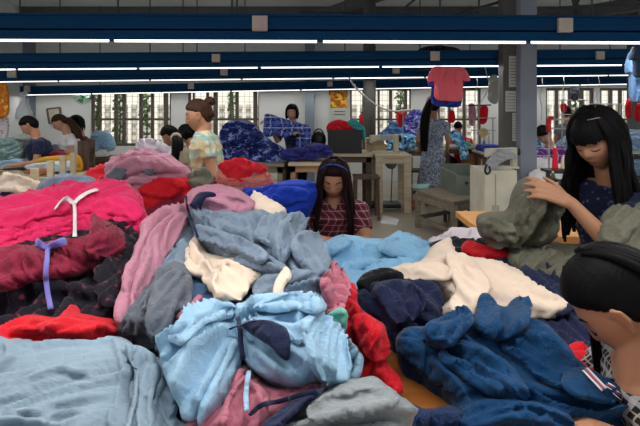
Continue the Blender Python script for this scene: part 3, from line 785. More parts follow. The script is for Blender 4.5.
strip([(48,248,1.17),(47,262,1.14),(46,276,1.11),(48,294,1.05),(51,310,1.0)], .006, c_lilac, t, 'ribbon', .035)
strip([(48,248,1.17),(42,246,1.18),(37,243,1.18)], .012, c_lilac, t, 'ribbon_end', .035); strip([(48,249,1.17),(56,245,1.18),(66,242,1.18)], .012, c_lilac, t, 'ribbon_end', .035)
gm('bright red garment between the black floral cloth and the grey-blue trousers', [(-14,350,.95),(-14,332,.98),(14,322,1.0),(34,314,1.03),(58,318,1.02),(74,304,1.05),(82,314,1.03),(100,316,1.02),(118,322,1.0),(130,336,.98),(132,352,.94),(60,356,.93)], c_red, thick=.04, fs=7, theta=10, snap='fit', seed=45, amp=.016, bulge=.015,
   folds=[([(36,320),(56,326),(64,344)],4,.02),([(20,330),(50,332),(90,330)],4,.012),([(70,310),(74,326),(84,344)],5,.02)])

# mauve / grey-blue tied bundle
gm('grey-blue garment skirt hanging left inside the tied mauve bundle', [(128,322,1.0),(134,300,1.04),(150,270,1.1),(168,244,1.15),(186,222,1.2),(194,230,1.18),(196,262,1.12),(190,290,1.06),(176,318,1.0),(156,330,.98)], c_gblue2, thick=.04, fs=8, theta=60, stretch=5, seed=50, amp=.016)
gm('dusty mauve garment falling left from the dark tie of the bundle', [(116,320,1.0),(122,296,1.05),(132,270,1.11),(142,246,1.16),(144,230,1.18),(158,216,1.2),(176,206,1.22),(190,206,1.22),(194,218,1.2),(188,236,1.17),(174,258,1.13),(160,284,1.08),(146,306,1.03),(130,326,.99)], c_mauve, thick=.05, bulge=.03, fs=6, theta=58, stretch=6, seed=51, amp=.02, center=(190,208), ncount=12, ramp=.018,
   folds=[([(186,214),(160,236),(134,300)],6,.035),([(188,222),(168,254),(150,290)],4,.02),([(170,212),(148,234),(136,262)],5,.02)])
gm('big grey-blue garment body spilling right under the mauve top', [(188,212,1.2),(204,214,1.21),(232,216,1.22),(262,216,1.22),(288,220,1.2),(304,232,1.17),(318,252,1.12),(326,272,1.07),(330,290,1.02),(310,300,1.0),(286,296,1.0),(262,282,1.04),(240,270,1.07),(216,256,1.11),(196,240,1.15)], c_gblue2, thick=.06, bulge=.04, fs=6, theta=-22, stretch=4, seed=52, amp=.028, center=(192,214), ncount=11, ramp=.02,
   folds=[([(196,226),(230,238),(268,262)],5,.03),([(202,220),(240,224),(276,236)],4,.02),([(262,222),(272,246),(276,270)],5,.04),([(284,226),(296,250),(318,280)],5,.035),([(250,228),(258,252),(262,270)],4,.03),([(300,240),(290,262),(300,290)],5,.03)])
gm('dusty mauve garment puffed right of the dark tie, on top of the bundle', [(186,212,1.22),(188,202,1.25),(196,192,1.28),(212,189,1.29),(230,190,1.29),(246,196,1.27),(258,206,1.24),(254,218,1.21),(236,222,1.2),(214,218,1.21),(198,214,1.22)], c_mauve, thick=.045, bulge=.01, raise_=.03, fs=7, theta=0, stretch=3.5, seed=53, amp=.018, center=(188,210), ncount=12, ramp=.02,
   folds=[([(192,206),(214,198),(246,204)],3,.02),([(196,212),(220,212),(248,214)],3,.015)])
gm('navy lining showing behind the knot of the mauve bundle', [(190,206,1.29),(196,196,1.31),(208,192,1.32),(216,196,1.31),(204,201,1.3)], c_navy, thick=.012, seed=54, edge=3, snap=True)
gm('cream garment crushed against the right end of the mauve bundle', [(250,206,1.22),(256,198,1.24),(268,202,1.23),(282,208,1.21),(287,216,1.19),(276,222,1.18),(262,220,1.19),(254,216,1.2)], c_cream, thick=.04, fs=16, seed=55, amp=.02, raise_=.03, edge=5)
t = thing('fabric_tie', 'dark navy cord drawn tight round the mauve and grey-blue bundle', 'tie', tuple(PZ(190, 240, 1.1)))
strip([(186,196,1.31),(187,206,1.29),(190,216,1.27),(194,227,1.24),(198,238,1.2)], .0035, c_navy, t, 'cord', .04); strip([(187,207,1.29),(196,201,1.31),(206,196,1.33)], .0045, c_navy, t, 'cord_end', .05)
gm('mid-blue denim garment under the cream blouse', [(160,352,.93),(168,330,.96),(180,306,1.0),(184,284,1.02),(204,270,1.01),(262,280,1.02),(300,296,1.0),(322,306,.98),(332,326,.95),(300,340,.92),(220,350,.91)], c_denim, thick=.04, fs=9, theta=20, seed=59, amp=.02)
gm('cream blouse flopped below the grey-blue garment at the heap centre', [(186,250,1.13),(192,240,1.16),(198,236,1.17),(206,252,1.13),(222,256,1.12),(240,258,1.12),(258,270,1.09),(266,280,1.06),(252,288,1.04),(238,300,1.01),(220,302,1.0),(210,290,1.03),(202,278,1.06),(188,274,1.07)], c_cream, thick=.03, raise_=.012, fs=9, theta=-30, snap='fit', seed=56, amp=.02,
   folds=[([(196,244),(206,264),(222,284)],4,.025),([(212,260),(236,268),(256,278)],4,.02),([(216,292),(214,276),(204,262)],4,.02)])
gm('slate grey crumpled garment hanging below the mauve drape', [(122,334,.96),(130,312,1.0),(146,292,1.04),(160,272,1.09),(176,262,1.12),(190,270,1.1),(194,290,1.06),(190,308,1.02),(176,316,1.0),(168,334,.97),(160,344,.95),(148,336,.96)], c_slate, thick=.04, raise_=.012, fs=9, theta=60, snap='fit', seed=57, amp=.026,
   folds=[([(170,268),(156,296),(146,332)],4,.03),([(184,272),(176,296),(160,340)],4,.03),([(190,284),(180,306),(170,330)],4,.02)])
gm('small pink scrap beside the slate grey garment', [(176,318,1.0),(188,306,1.03),(199,296,1.05),(200,310,1.02),(190,320,1.0)], c_mauve2, thick=.025, snap='fit', seed=58, edge=4, raise_=.01)
gm('grey-blue crumpled garment right of the cream blouse', [(254,296,1.03),(262,278,1.07),(286,272,1.08),(310,270,1.08),(326,280,1.05),(328,300,1.0),(312,312,.98),(286,312,.98),(266,308,1.0)], c_gblue2, thick=.045, bulge=.02, raise_=.02, fs=9, theta=10, snap='fit', seed=60, amp=.022)
gm('small cream cuff curling out of the grey-blue crumple', [(274,300,1.06),(276,280,1.09),(286,268,1.11),(292,276,1.1),(284,290,1.08),(282,302,1.05)], c_cream, thick=.02, seed=61, edge=3, snap=True)
gm('rose pink crepe garment squeezed at the right of the heap', [(322,300,1.0),(320,282,1.04),(328,268,1.07),(342,270,1.06),(350,284,1.02),(346,302,.98),(340,318,.95),(328,318,.95)], c_mauve2, thick=.04, fs=14, snap='fit', seed=62, amp=.024, raise_=.01)
gm('mint green scrap between the pale blue bundle and the red strip', [(322,322,.95),(332,312,.96),(344,308,.97),(348,320,.95),(342,338,.92),(330,346,.9)], c_mint, thick=.03, fs=12, snap='fit', seed=63, amp=.014)
ZONE[:] = [None, 0]
gm('bright red garment strip running down to the bare tabletop', [(342,300,0.890),(348,284,0.920),(356,284,0.920),(358,302,0.890),(368,314,0.870),(384,324,0.850),(388,340,0.830),(386,358,0.810),(398,376,0.790),(402,390,0.770),(390,396,0.760),(372,386,0.770),(356,378,0.790),(344,368,0.800),(342,348,0.830),(344,324,0.860)], c_red, thick=.045, fs=12, theta=50, seed=64, amp=.024,
   folds=[([(352,292),(362,330),(380,384)],5,.03),([(380,330),(364,346),(350,360)],5,.025)])
gm('small pale blue garment between the light blue bundle and the red strip', [(318,362,.92),(326,344,.94),(340,340,.94),(356,346,.92),(363,362,.9),(358,378,.87),(340,386,.86),(322,384,.87)], c_lblue, thick=.04, fs=12, theta=60, snap='fit', seed=65, amp=.022)
# light blue tied bundle
ZONE[:] = ['L', 38]
gm('light blue garment sweeping down-left from the navy tie', [(162,352,.98),(172,330,1.01),(196,316,1.03),(220,306,1.05),(238,308,1.05),(244,330,1.02),(242,352,.98),(236,376,.94),(220,400,.9),(202,420,.87),(186,420,.87),(176,396,.9),(166,372,.94)], c_lblue, thick=.05, bulge=.04, fs=6, theta=55, stretch=6, seed=70, amp=.02, center=(238,326), ncount=13, ramp=.018,
   folds=[([(232,334),(206,356),(186,400)],6,.025),([(236,342),(222,370),(204,408)],5,.02),([(228,322),(196,334),(174,358)],6,.022)])
gm('light blue garment spreading right of the navy tie, largest of the bundle', [(234,326,1.03),(238,308,1.06),(262,298,1.07),(290,297,1.07),(314,306,1.05),(328,322,1.02),(332,344,.98),(330,366,.94),(318,384,.91),(296,390,.9),(274,384,.91),(256,374,.93),(244,358,.96)], c_lblue, thick=.06, bulge=.045, fs=5.5, theta=-30, stretch=5, seed=71, amp=.018, center=(240,326), ncount=12, ramp=.018,
   folds=[([(246,340),(266,364),(296,384)],5,.022),([(300,304),(304,340),(312,380)],5,.02),([(250,316),(280,306),(312,312)],5,.02)])
gm('navy patch of lining exposed on the light blue bundle', [(244,325,1.06),(256,320,1.07),(272,321,1.07),(286,328,1.06),(291,342,1.03),(290,362,1.0),(280,356,1.01),(266,344,1.03),(252,336,1.04)], c_navy, thick=.01, seed=72, edge=3, amp=.004, skirt=.02, snap=True)
t = thing('fabric_tie', 'navy strip knotted round the light blue bundle', 'tie', tuple(PZ(240, 350, .95)))
strip([(238,318,1.12),(240,330,1.1),(241,344,1.07),(243,360,1.03)], .0045, c_navy, t, 'strip', .045); strip([(240,327,1.1),(248,324,1.12),(256,322,1.12)], .0045, c_navy, t, 'strip_end', .05); strip([(240,327,1.1),(234,328,1.1),(230,330,1.1)], .0045, c_navy, t, 'strip_end', .05)
gm('rose pink crepe garment under the light blue bundle at the bottom', [(188,432,.86),(206,410,.89),(226,388,.92),(244,366,.95),(262,380,.93),(284,388,.91),(306,378,.93),(320,386,.91),(300,410,.87),(280,432,.84)], c_mauve2, thick=.045, fs=9, theta=50, seed=74, amp=.026,
   folds=[([(244,374),(236,400),(220,430)],5,.03),([(256,384),(266,404),(262,430)],5,.02)])
t = thing('fabric_tie', 'pale blue cord end lying on the rose pink garment', 'tie', tuple(PZ(248, 400, .92)))
strip([(249,372,1.0),(247,386,.98),(246,398,.96),(247,412,.93)], .004, c_lblue, t, 'cord', .045)
# stack of grey-blue trousers, nearest left
for i, (dx, dy) in enumerate([(46,14),(30,8),(14,3)]):
    lb = ['grey-blue folded trousers at the bottom of the nearest left stack', 'grey-blue folded trousers in the middle of the nearest left stack, hems showing', 'grey-blue folded trousers just under the top pair at the near left'][i]
    zz = .905+.02*i
    gm(lb, [(-14,346,zz+.02),(60,346,zz+.02),(126+dx*.3,344+dy*.5,zz+.02),(134+dx*.75,350+dy,zz+.01),(136+dx,372+dy,zz-.01),(130+dx,400+dy,zz-.035),(134+dx,440,zz-.06),(-14,440,zz-.06)], c_gblue, thick=.02, edge=3, fs=9, theta=80, seed=80+i, raise_=.008*i, amp=.016, wob=2.5, stretch=4)
gm('grey-blue folded trousers topping the stack at the near left', [(-14,348,.985),(10,346,.985),(66,343,.985),(104,342,.985),(126,341,.985),(138,350,.975),(140,370,.96),(134,396,.94),(138,440,.9),(-14,440,.9)], c_gblue, thick=.03, edge=4, fs=6, theta=20, seed=85, raise_=.028, amp=.012, bulge=.012,
   folds=[([(124,342),(134,366),(130,400),(126,436)],3,.015),([(24,342),(26,360),(10,372)],4,.018),([(-10,424),(40,420),(80,426)],4,.012),([(50,378),(80,372),(110,378)],4,.008)])
# bottom middle
gm('ash grey garment with navy trim at the bottom centre', [(246,440,.84),(262,420,.87),(292,404,.89),(318,392,.91),(346,380,.92),(372,376,.92),(388,384,.9),(404,398,.87),(416,410,.85),(400,424,.83),(380,440,.81)], c_grey, thick=.045, bulge=.02, fs=6, theta=10, stretch=4, seed=88, amp=.018,
   folds=[([(300,410),(340,392),(384,392)],5,.02),([(300,424),(350,408),(400,410)],5,.018)])
gm('navy lining strip along the ash grey garment', [(262,426,.9),(280,410,.92),(298,398,.94),(316,390,.96),(326,389,.96),(312,402,.93),(296,414,.91),(276,432,.88)], c_navy, thick=.02, seed=89, edge=4, snap=True)
t = thing('fabric_tie', 'thin navy cord crossing the rose pink garment at the bottom', 'tie', tuple(PZ(250, 420, .92)))
strip([(250,416,.95),(262,406,.98),(280,402,.98),(300,396,.98),(318,392,.98)], .0035, c_navy, t, 'cord', .04)

# --- right half of the table
ZONE[:] = [None, 0]
gm('pale sky-blue garment spread in front of the seated woman', [(306,262,.8),(308,248,.82),(326,240,.83),(344,234,.84),(362,237,.83),(384,238,.82),(398,232,.84),(416,236,.82),(432,246,.8),(428,262,.8),(400,270,.79),(372,276,.79),(340,280,.79),(318,276,.79)], c_lblue2, thick=.02, fs=9, theta=10, seed=90, amp=.018,
   folds=[([(330,262),(350,252),(380,250),(420,248)],4,.03),([(336,240),(352,246),(372,250)],3,.02),([(322,270),(350,266),(390,262)],4,.025)])
gm('pale blue garment, flatter sheet below the crumpled sky-blue one', [(336,296,.8),(334,280,.81),(352,272,.82),(384,262,.83),(420,258,.83),(436,262,.82),(430,276,.8),(400,286,.79),(370,296,.79)], c_lblue2, thick=.02, fs=6, theta=10, seed=91, amp=.01, raise_=.015)
gm('pinkish white cloth flat at the far edge of the near table', [(428,240,.76),(446,234,.76),(478,229,.76),(492,232,.76),(500,246,.76),(470,250,.76),(436,250,.76)], c_pinkw, thick=.012, seed=92, amp=.004, edge=3, raise_=.005)
gm('navy garment crumpled between the red strip and the cream blouse', [(352,300,.84),(360,286,.87),(376,280,.88),(400,278,.88),(426,280,.87),(440,290,.85),(444,312,.82),(430,330,.8),(408,344,.79),(392,340,.79),(380,322,.82),(362,312,.83)], c_navy, thick=.05, bulge=.02, fs=8, theta=-40, seed=93, amp=.03,
   folds=[([(372,286),(384,308),(400,336)],5,.03),([(400,284),(410,304),(430,316)],5,.03)])
gm('black garment folded behind the navy one', [(356,286,.88),(366,274,.9),(386,270,.91),(402,276,.9),(396,288,.87),(374,294,.86)], c_black, thick=.035, seed=94, amp=.02, raise_=.02)
gm('navy garment lying right of the cream blouse, under the petrol blue one', [(486,262,.82),(520,256,.83),(548,262,.82),(572,280,.82),(584,306,.82),(600,340,.81),(606,384,.8),(570,380,.79),(540,330,.8),(500,300,.8),(482,280,.8)], c_navy, thick=.04, fs=7, theta=-40, seed=95, amp=.024)
gm('black garment edge showing behind the cream blouse', [(424,256,.8),(428,244,.82),(446,238,.83),(470,240,.83),(490,246,.82),(480,258,.8),(450,262,.79)], c_black, thick=.03, seed=96, amp=.014)
gm('bright red garment strip above the cream blouse', [(460,252,.84),(464,244,.86),(478,245,.86),(500,249,.85),(516,252,.84),(518,259,.82),(496,260,.82),(474,260,.82)], c_red, thick=.03, seed=97, edge=4, amp=.01, raise_=.02)
gm('cream blouse spread wide in the middle of the table', [(386,282,.85),(390,268,.88),(410,264,.88),(424,258,.89),(432,246,.91),(446,240,.92),(456,252,.9),(480,258,.89),(506,266,.88),(530,282,.86),(550,296,.85),(564,308,.83),(552,318,.81),(520,318,.81),(490,312,.82),(468,330,.8),(454,330,.8),(440,310,.83),(452,296,.85),(430,284,.86),(408,284,.85)], c_cream, thick=.05, bulge=.035, fs=4.5, theta=-15, stretch=5, seed=98, amp=.014,
   folds=[([(400,274),(430,268),(460,262)],4,.02),([(448,250),(470,276),(474,316)],6,.025),([(470,262),(510,280),(548,304)],6,.015),([(444,306),(456,300),(470,290)],4,.02)])
gm('small red scrap beside the bowed head at the right', [(566,362,.84),(568,346,.86),(580,342,.86),(592,354,.85),(592,370,.83),(576,374,.82)], c_red, thick=.025, fs=16, snap='fit', seed=99, amp=.012)
gm('petrol blue garment spread across the near right of the table', [(396,352,0.785),(402,334,0.815),(420,326,0.835),(440,330,0.835),(462,330,0.835),(476,312,0.865),(492,318,0.855),(524,316,0.865),(544,324,0.845),(564,344,0.825),(580,364,0.815),(606,378,0.805),(616,398,0.785),(604,440,0.745),(520,440,0.745),(470,440,0.745),(448,424,0.755),(452,404,0.765),(440,390,0.775),(416,372,0.775)], c_blue, thick=.055, bulge=.035, fs=5.5, theta=-25, stretch=4, seed=100, amp=.034,
   folds=[([(402,346),(430,366),(456,388)],6,.03),([(440,336),(470,356),(500,392)],6,.035),([(476,340),(510,352),(560,388)],6,.035),([(460,430),(500,412),(560,420)],8,.035),([(440,400),(480,384),(540,396),(600,410)],7,.03),([(530,326),(550,350),(590,384)],6,.025)])
gm('petrol blue sleeve standing up at the top of the blue garment', [(474,326,0.880),(478,300,0.920),(486,294,0.940),(498,304,0.920),(508,306,0.920),(512,297,0.930),(524,299,0.920),(525,316,0.890),(514,334,0.860),(500,340,0.850),(484,338,0.860)], c_blue, thick=.05, raise_=.02, fs=9, theta=70, snap='fit', seed=101, amp=.03, folds=[([(482,302),(488,320),(496,336)],4,.03),([(518,302),(514,318),(504,334)],4,.03)])
gm('petrol blue cuff sleeve at the left end of the blue garment', [(424,340,0.855),(426,324,0.885),(440,318,0.895),(456,311,0.905),(466,312,0.905),(470,326,0.875),(456,340,0.855),(438,352,0.835)], c_blue, thick=.045, raise_=.02, fs=10, theta=20, snap='fit', seed=102, amp=.022, folds=[([(434,344),(448,330),(466,318)],4,.02)])
gm('petrol blue rounded sleeve reaching toward the red strip', [(397,350,0.805),(396,336,0.835),(408,328,0.855),(420,328,0.855),(432,338,0.835),(446,352,0.815),(462,368,0.795),(470,384,0.775),(456,394,0.755),(436,384,0.765),(414,370,0.775)], c_blue, thick=.05, bulge=.02, raise_=.01, fs=7, theta=-40, seed=103, amp=.02)
gm('very dark ribbed navy garment at the bottom edge', [(354,440,0.770),(358,416,0.800),(376,404,0.820),(396,408,0.820),(404,400,0.830),(424,408,0.810),(450,406,0.810),(470,418,0.790),(480,440,0.770)], F('ribbed_navy', (24, 46, 84), bump=.8, bsc=60), thick=.05, fs=16, theta=70, seed=104, amp=.022)
gm('petrol blue collar piece with white and pink stripes beside the bowed head', [(560,384,.9),(566,370,.92),(584,368,.92),(602,378,.91),(618,388,.9),(612,404,.87),(590,402,.88),(572,396,.88)], c_blue, thick=.016, raise_=.008, fs=8, theta=-30, seed=105, amp=.008, edge=3, skirt=.02, snap=True)
t = thing('ribbed_trim', 'white and pink striped trim tape on the petrol blue collar', 'trim', tuple(PZ(594, 380, .97)))
for a, b_ in (((583,371),(602,391)), ((604,386),(611,390)), ((613,394),(620,400))):
    for k, m in ((0, c_white), (2.2, F('pink_thread', (190, 90, 120))), (4.0, c_white)):
        strip([(a[0]+k,a[1]-k*.6,.965),((a[0]+b_[0])/2+k,(a[1]+b_[1])/2-k*.6,.96),(b_[0]+k,b_[1]-k*.6,.955)], .0028, m, t, 'stripe', .03)
# olive cloth
gm('olive-grey garment pile on the table below the hands of the fringed woman', [(504,262,.82),(512,250,.85),(530,246,.86),(560,248,.86),(586,250,.86),(600,262,.84),(592,286,.81),(570,296,.79),(540,284,.8),(516,274,.81)], c_olive, thick=.05, fs=12, theta=10, seed=110, amp=.03, raise_=.04)
gm('olive-grey garment heap at the right edge in front of the fringed woman', [(600,246,.98),(598,226,1.02),(606,210,1.06),(622,203,1.08),(650,200,1.09),(652,250,.97),(620,252,.97)], c_olive, thick=.05, fs=9, theta=60, seed=111, amp=.024, skirt=.15)
garment('garment', 'olive-grey garment held up in both hands by the fringed woman', 'garment',
   [(476,222,2.10),(480,216,2.10),(496,214,2.10),(508,212,2.10),(512,198,2.08),(518,184,2.05),(528,178,2.02),(540,180,2.00),(552,188,2.00),(560,198,2.02),(558,216,2.05),(552,236,2.08),(540,248,2.12),(520,252,2.15),(496,246,2.15),(482,238,2.13)], c_olive, fixY=True, thick=.06, bulge=.05, fs=10, theta=55, stretch=3, seed=112, amp=.04, tuck=1.6, iters=20, skirt=.06, heap=False,
   folds=[([(536,184),(512,204),(496,232)],5,.04),([(546,192),(534,216),(520,244)],5,.035),([(484,220),(500,228),(520,240)],4,.03)])
# far left tail of the magenta stack
gm('pink and white garment scrap left of the magenta stack', [(-10,214,1.0),(8,206,1.02),(26,204,1.03),(40,206,1.02),(24,214,1.0),(4,222,.98)], c_mauve2, thick=.02, seed=120, edge=3, raise_=.02)

# crumpled cloth filling each heap between the table and the pieces on top
def heap_under(name, label, x0, x1, y0, y1, base, mat, seed):
    st = .03; nx = int((x1-x0)/st)+1; ny = int((y1-y0)/st)+1
    H = np.full((ny, nx), 9.0)
    for A in GARM:
        i = ((A[:,0]-x0)/st).round().astype(int); j = ((A[:,1]-y0)/st).round().astype(int)
        m = (i >= 0) & (i < nx) & (j >= 0) & (j < ny)
        np.minimum.at(H, (j[m], i[m]), A[m,2]-.03)
    miss = H > 8; H[miss] = base-.03
    for _ in range(3):
        Pd = np.pad(H, 1, mode='edge'); Mn = np.min([Pd[a:a+ny, b:b+nx] for a in range(3) for b in range(3)], 0); H = Mn if _ == 0 else .5*H+.5*np.minimum(H, (Pd[1:-1,:-2]+Pd[1:-1,2:]+Pd[:-2,1:-1]+Pd[2:,1:-1])/4)
    H[0,:] = H[-1,:] = base-.03; H[:,0] = H[:,-1] = base-.03
    H = np.maximum(H, base-.03)
    yy, xx = np.mgrid[0:ny, 0:nx]; X = x0+xx*st; Y = y0+yy*st
    H = np.where(H > base, H+.012*(ridge(X*9, Y*9, seed)-1), H)
    v = [(X[j,i], Y[j,i], H[j,i]) for j in range(ny) for i in range(nx)]
    f = []
    for j in range(ny-1):
        for i in range(nx-1):
            if max(H[j,i], H[j+1,i], H[j,i+1], H[j+1,i+1]) > base-.02: f.append((j*nx+i, j*nx+i+1, (j+1)*nx+i+1, (j+1)*nx+i))
    b = MB(); b.v = v; b.f = f
    o = b.build(name, mat, None, smooth=True); tag(o, label, 'cloth', kind='stuff'); return o
heap_under('crumpled_cloth', 'mixed crumpled cloth filling the heaps on the near sorting table', -1.98, .98, .5, 2.6, .75, c_slate, 5)
heap_under('crumpled_cloth', 'mixed crumpled cloth filling the stacks on the table behind', -3.1, -.2, 2.74, 3.3, .75, c_mauve, 6)
# sleeves, flaps and turned-back panels of the large garments
def by_label(s): return next(o for o in C.objects if s in (o.get('label') or ''))
def flap(s, name, outline, th=.026, seed=1, theta=0, fs=9, amp=.016, folds=(), edge=4, **k):
    o = by_label(s); ONLY[0] = OWN[o.name]; r = garment(name, None, None, [(x, y, 1) for x, y in outline], o.data.materials[0], thick=th, seed=seed, theta=theta, fs=fs, amp=amp*1.25, folds=folds, edge=edge, parent=o, snap='fit', skirt=.03, **k)
    ONLY[0] = None; return r
ZONE[:] = [None, 0]
gb = 'big grey-blue garment body'
flap(gb, 'sleeve', [(252,236),(260,222),(276,213),(296,214),(308,222),(300,234),(292,248),(284,266),(274,262),(270,248),(262,244)], seed=301, theta=60, amp=.022, folds=[([(292,216),(282,236),(278,260)],3,.02)])
flap(gb, 'sleeve', [(290,244),(300,230),(312,232),(322,250),(327,270),(318,280),(304,272),(296,260)], seed=302, theta=-50, amp=.022)
flap(gb, 'flap', [(232,262),(246,252),(264,254),(286,266),(304,284),(290,294),(268,284),(250,276)], seed=303, theta=-30, amp=.02)
flap(gb, 'flap', [(196,224),(214,228),(244,238),(268,252),(262,262),(236,252),(210,242),(198,236)], seed=304, theta=-25, amp=.014, th=.014)
lb = 'light blue garment spreading right'
flap(lb, 'sleeve', [(298,322),(316,312),(332,322),(346,342),(350,364),(338,384),(320,382),(310,364),(304,344)], seed=305, theta=70, amp=.02)
flap(lb, 'flap', [(252,308),(270,296),(300,294),(326,304),(318,314),(296,310),(272,312)], seed=306, theta=5, amp=.018)
flap('light blue garment sweeping down-left', 'sleeve', [(172,334),(184,314),(206,303),(230,302),(236,312),(214,320),(196,332),(180,346)], seed=307, theta=30, amp=.018)
flap('light blue garment sweeping down-left', 'flap', [(230,344),(238,340),(240,362),(232,384),(214,412),(198,424),(200,404),(216,374)], seed=308, theta=60, amp=.014, th=.014)
ps = 'pale sky-blue garment spread'
flap(ps, 'sleeve', [(326,266),(334,254),(352,248),(378,250),(394,260),(376,268),(352,274),(336,274)], seed=309, theta=10, amp=.02)
flap(ps, 'sleeve', [(378,250),(388,240),(406,236),(424,242),(430,254),(414,262),(394,258)], seed=310, theta=-10, amp=.02)
flap(ps, 'flap', [(312,254),(322,244),(340,238),(354,240),(344,250),(328,258)], seed=311, theta=20, amp=.014)
pb = 'petrol blue garment spread'
flap(pb, 'sleeve', [(438,356),(452,342),(474,342),(500,356),(520,376),(530,396),(508,402),(482,392),(460,376)], seed=312, theta=-35, amp=.026, folds=[([(452,350),(482,366),(516,392)],4,.02)])
flap(pb, 'flap', [(500,346),(516,332),(538,330),(560,350),(578,374),(560,388),(536,376),(516,360)], seed=313, theta=-40, amp=.024)
flap(pb, 'flap', [(452,420),(470,404),(500,398),(540,404),(572,418),(560,436),(500,440),(462,438)], seed=314, theta=5, amp=.026)
mg_ = 'magenta garment topping'
flap(mg_, 'sleeve', [(-8,222),(0,212),(26,206),(52,200),(70,204),(66,214),(40,220),(12,230)], seed=315, theta=12, amp=.014, th=.014)
flap(mg_, 'sleeve', [(84,212),(98,200),(122,196),(140,204),(142,218),(122,226),(98,224)], seed=316, theta=-10, amp=.014, th=.014)
flap('dusty mauve garment falling left', 'flap', [(152,230),(174,213),(188,216),(178,238),(162,264),(146,296),(132,316),(130,296),(138,262)], seed=317, theta=60, amp=.016, th=.018)
flap('slate grey crumpled garment hanging', 'sleeve', [(150,292),(164,274),(180,268),(188,280),(178,302),(164,330),(150,338),(146,316)], seed=318, theta=60, amp=.024)
flap('cream blouse flopped', 'sleeve', [(214,270),(230,262),(248,268),(262,280),(250,288),(240,300),(222,298),(212,286)], seed=319, theta=-40, amp=.02)
flap('cream blouse spread wide', 'sleeve', [(392,280),(394,268),(414,264),(434,262),(452,268),(450,280),(428,282),(410,284)], seed=320, theta=10, amp=.016)
flap('cream blouse spread wide', 'flap', [(446,252),(462,262),(482,270),(490,286),(480,306),(464,322),(448,306),(456,290),(450,270)], seed=321, theta=-65, amp=.016, th=.016)
flap('navy garment crumpled between', 'sleeve', [(372,290),(388,280),(412,282),(424,296),(420,316),(400,326),(386,310)], seed=322, theta=-45, amp=.026)
flap('grey-blue folded trousers topping', 'trouser_leg', [(124,346),(138,346),(152,354),(158,372),(152,400),(150,436),(126,436),(132,400),(134,372)], seed=323, theta=80, amp=.012, th=.014)
flap('rose pink crepe garment under', 'sleeve', [(226,398),(244,376),(258,384),(270,398),(262,420),(240,430),(222,424)], seed=325, theta=60, amp=.024)
flap('ash grey garment with navy trim', 'sleeve', [(306,408),(326,394),(356,386),(384,388),(398,398),(380,406),(344,412),(318,418)], seed=326, theta=10, amp=.014)
flap('dusty mauve garment pile behind', 'sleeve', [(110,170),(126,158),(150,155),(172,162),(182,172),(160,172),(136,172),(118,180)], seed=327, theta=-15, amp=.02)
flap('dusty mauve garment pile behind', 'flap', [(106,190),(120,180),(148,176),(176,178),(184,184),(156,190),(126,196)], seed=328, theta=10, amp=.018)
flap('royal blue garment heap', 'sleeve', [(252,204),(264,192),(286,186),(306,190),(308,200),(286,206),(268,212)], seed=329, theta=10, amp=.018)
flap('red garment pile in front', 'sleeve', [(138,190),(152,180),(174,178),(188,184),(180,194),(156,198)], seed=330, theta=-5, amp=.016)
flap('black floral print garment', 'flap', [(92,262),(112,240),(132,236),(138,252),(130,282),(116,306),(100,300),(96,280)], seed=331, theta=60, amp=.02)
flap('dusty mauve garment puffed', 'flap', [(194,206),(206,195),(228,193),(248,198),(254,208),(238,214),(212,212)], seed=332, theta=5, amp=.014, th=.018)
flap('olive-grey garment held', 'sleeve', [(500,236),(510,212),(524,192),(538,186),(548,196),(544,214),(530,236),(514,248)], seed=333, theta=58, amp=.03, th=.035)
flap('olive-grey garment held', 'flap', [(478,222),(494,217),(508,222),(518,238),(506,246),(488,242)], seed=334, theta=-20, amp=.022)
flap('olive-grey garment pile on', 'sleeve', [(520,266),(534,252),(560,252),(584,260),(580,276),(556,284),(534,276)], seed=335, theta=15, amp=.026)
flap('olive-grey garment heap at the right edge', 'sleeve', [(602,240),(604,222),(614,208),(630,206),(640,216),(630,234),(616,246)], seed=336, theta=60, amp=.022)
flap('bright red garment between the black', 'flap', [(36,326),(54,318),(78,318),(104,322),(120,332),(96,340),(60,338)], seed=337, theta=5, amp=.018)
flap('burgundy garment tied', 'sleeve', [(86,246),(92,230),(104,224),(120,232),(122,248),(106,258),(92,258)], seed=338, theta=40, amp=.02)
flap('grey-blue garment skirt', 'flap', [(150,290),(166,262),(182,240),(190,244),(186,268),(170,296),(156,312)], seed=339, theta=60, amp=.014)
flap('navy garment lying right', 'sleeve', [(520,272),(540,264),(562,280),(574,304),(560,316),(540,300)], seed=340, theta=-40, amp=.022)
flap('bright red garment strip running', 'sleeve', [(352,318),(366,314),(382,326),(386,346),(374,362),(360,346)], seed=341, theta=60, amp=.022)
for a_ in DEFER: strip_now(*a_)
# ------------------------------------------------------------------ people
from mathutils.bvhtree import BVHTree
def remesh(mb, voxel, smooth=4, name='body'):
    me = bpy.data.meshes.new(name); me.from_pydata(mb.v, [], mb.f); me.update()
    o = bpy.data.objects.new(name, me); C.objects.link(o)
    bm = bmesh.new(); bm.from_mesh(me); bmesh.ops.recalc_face_normals(bm, faces=bm.faces); bm.to_mesh(me); bm.free()
    r = o.modifiers.new('r', 'REMESH'); r.mode = 'VOXEL'; r.voxel_size = voxel
    s = o.modifiers.new('s', 'SMOOTH'); s.iterations = smooth; s.factor = .5
    dg = bpy.context.evaluated_depsgraph_get(); dg.update()
    m2 = bpy.data.meshes.new_from_object(o.evaluated_get(dg))
    C.objects.unlink(o); bpy.data.objects.remove(o); bpy.data.meshes.remove(me)
    m2.polygons.foreach_set('use_smooth', [True]*len(m2.polygons)); m2.name = name
    return m2
def put(me, name, mat, parent=None):
    me.materials.clear(); me.materials.append(mat)
    o = bpy.data.objects.new(name, me); C.objects.link(o)
    if parent: o.parent = parent; o.matrix_parent_inverse = parent.matrix_basis.inverted()
    return o
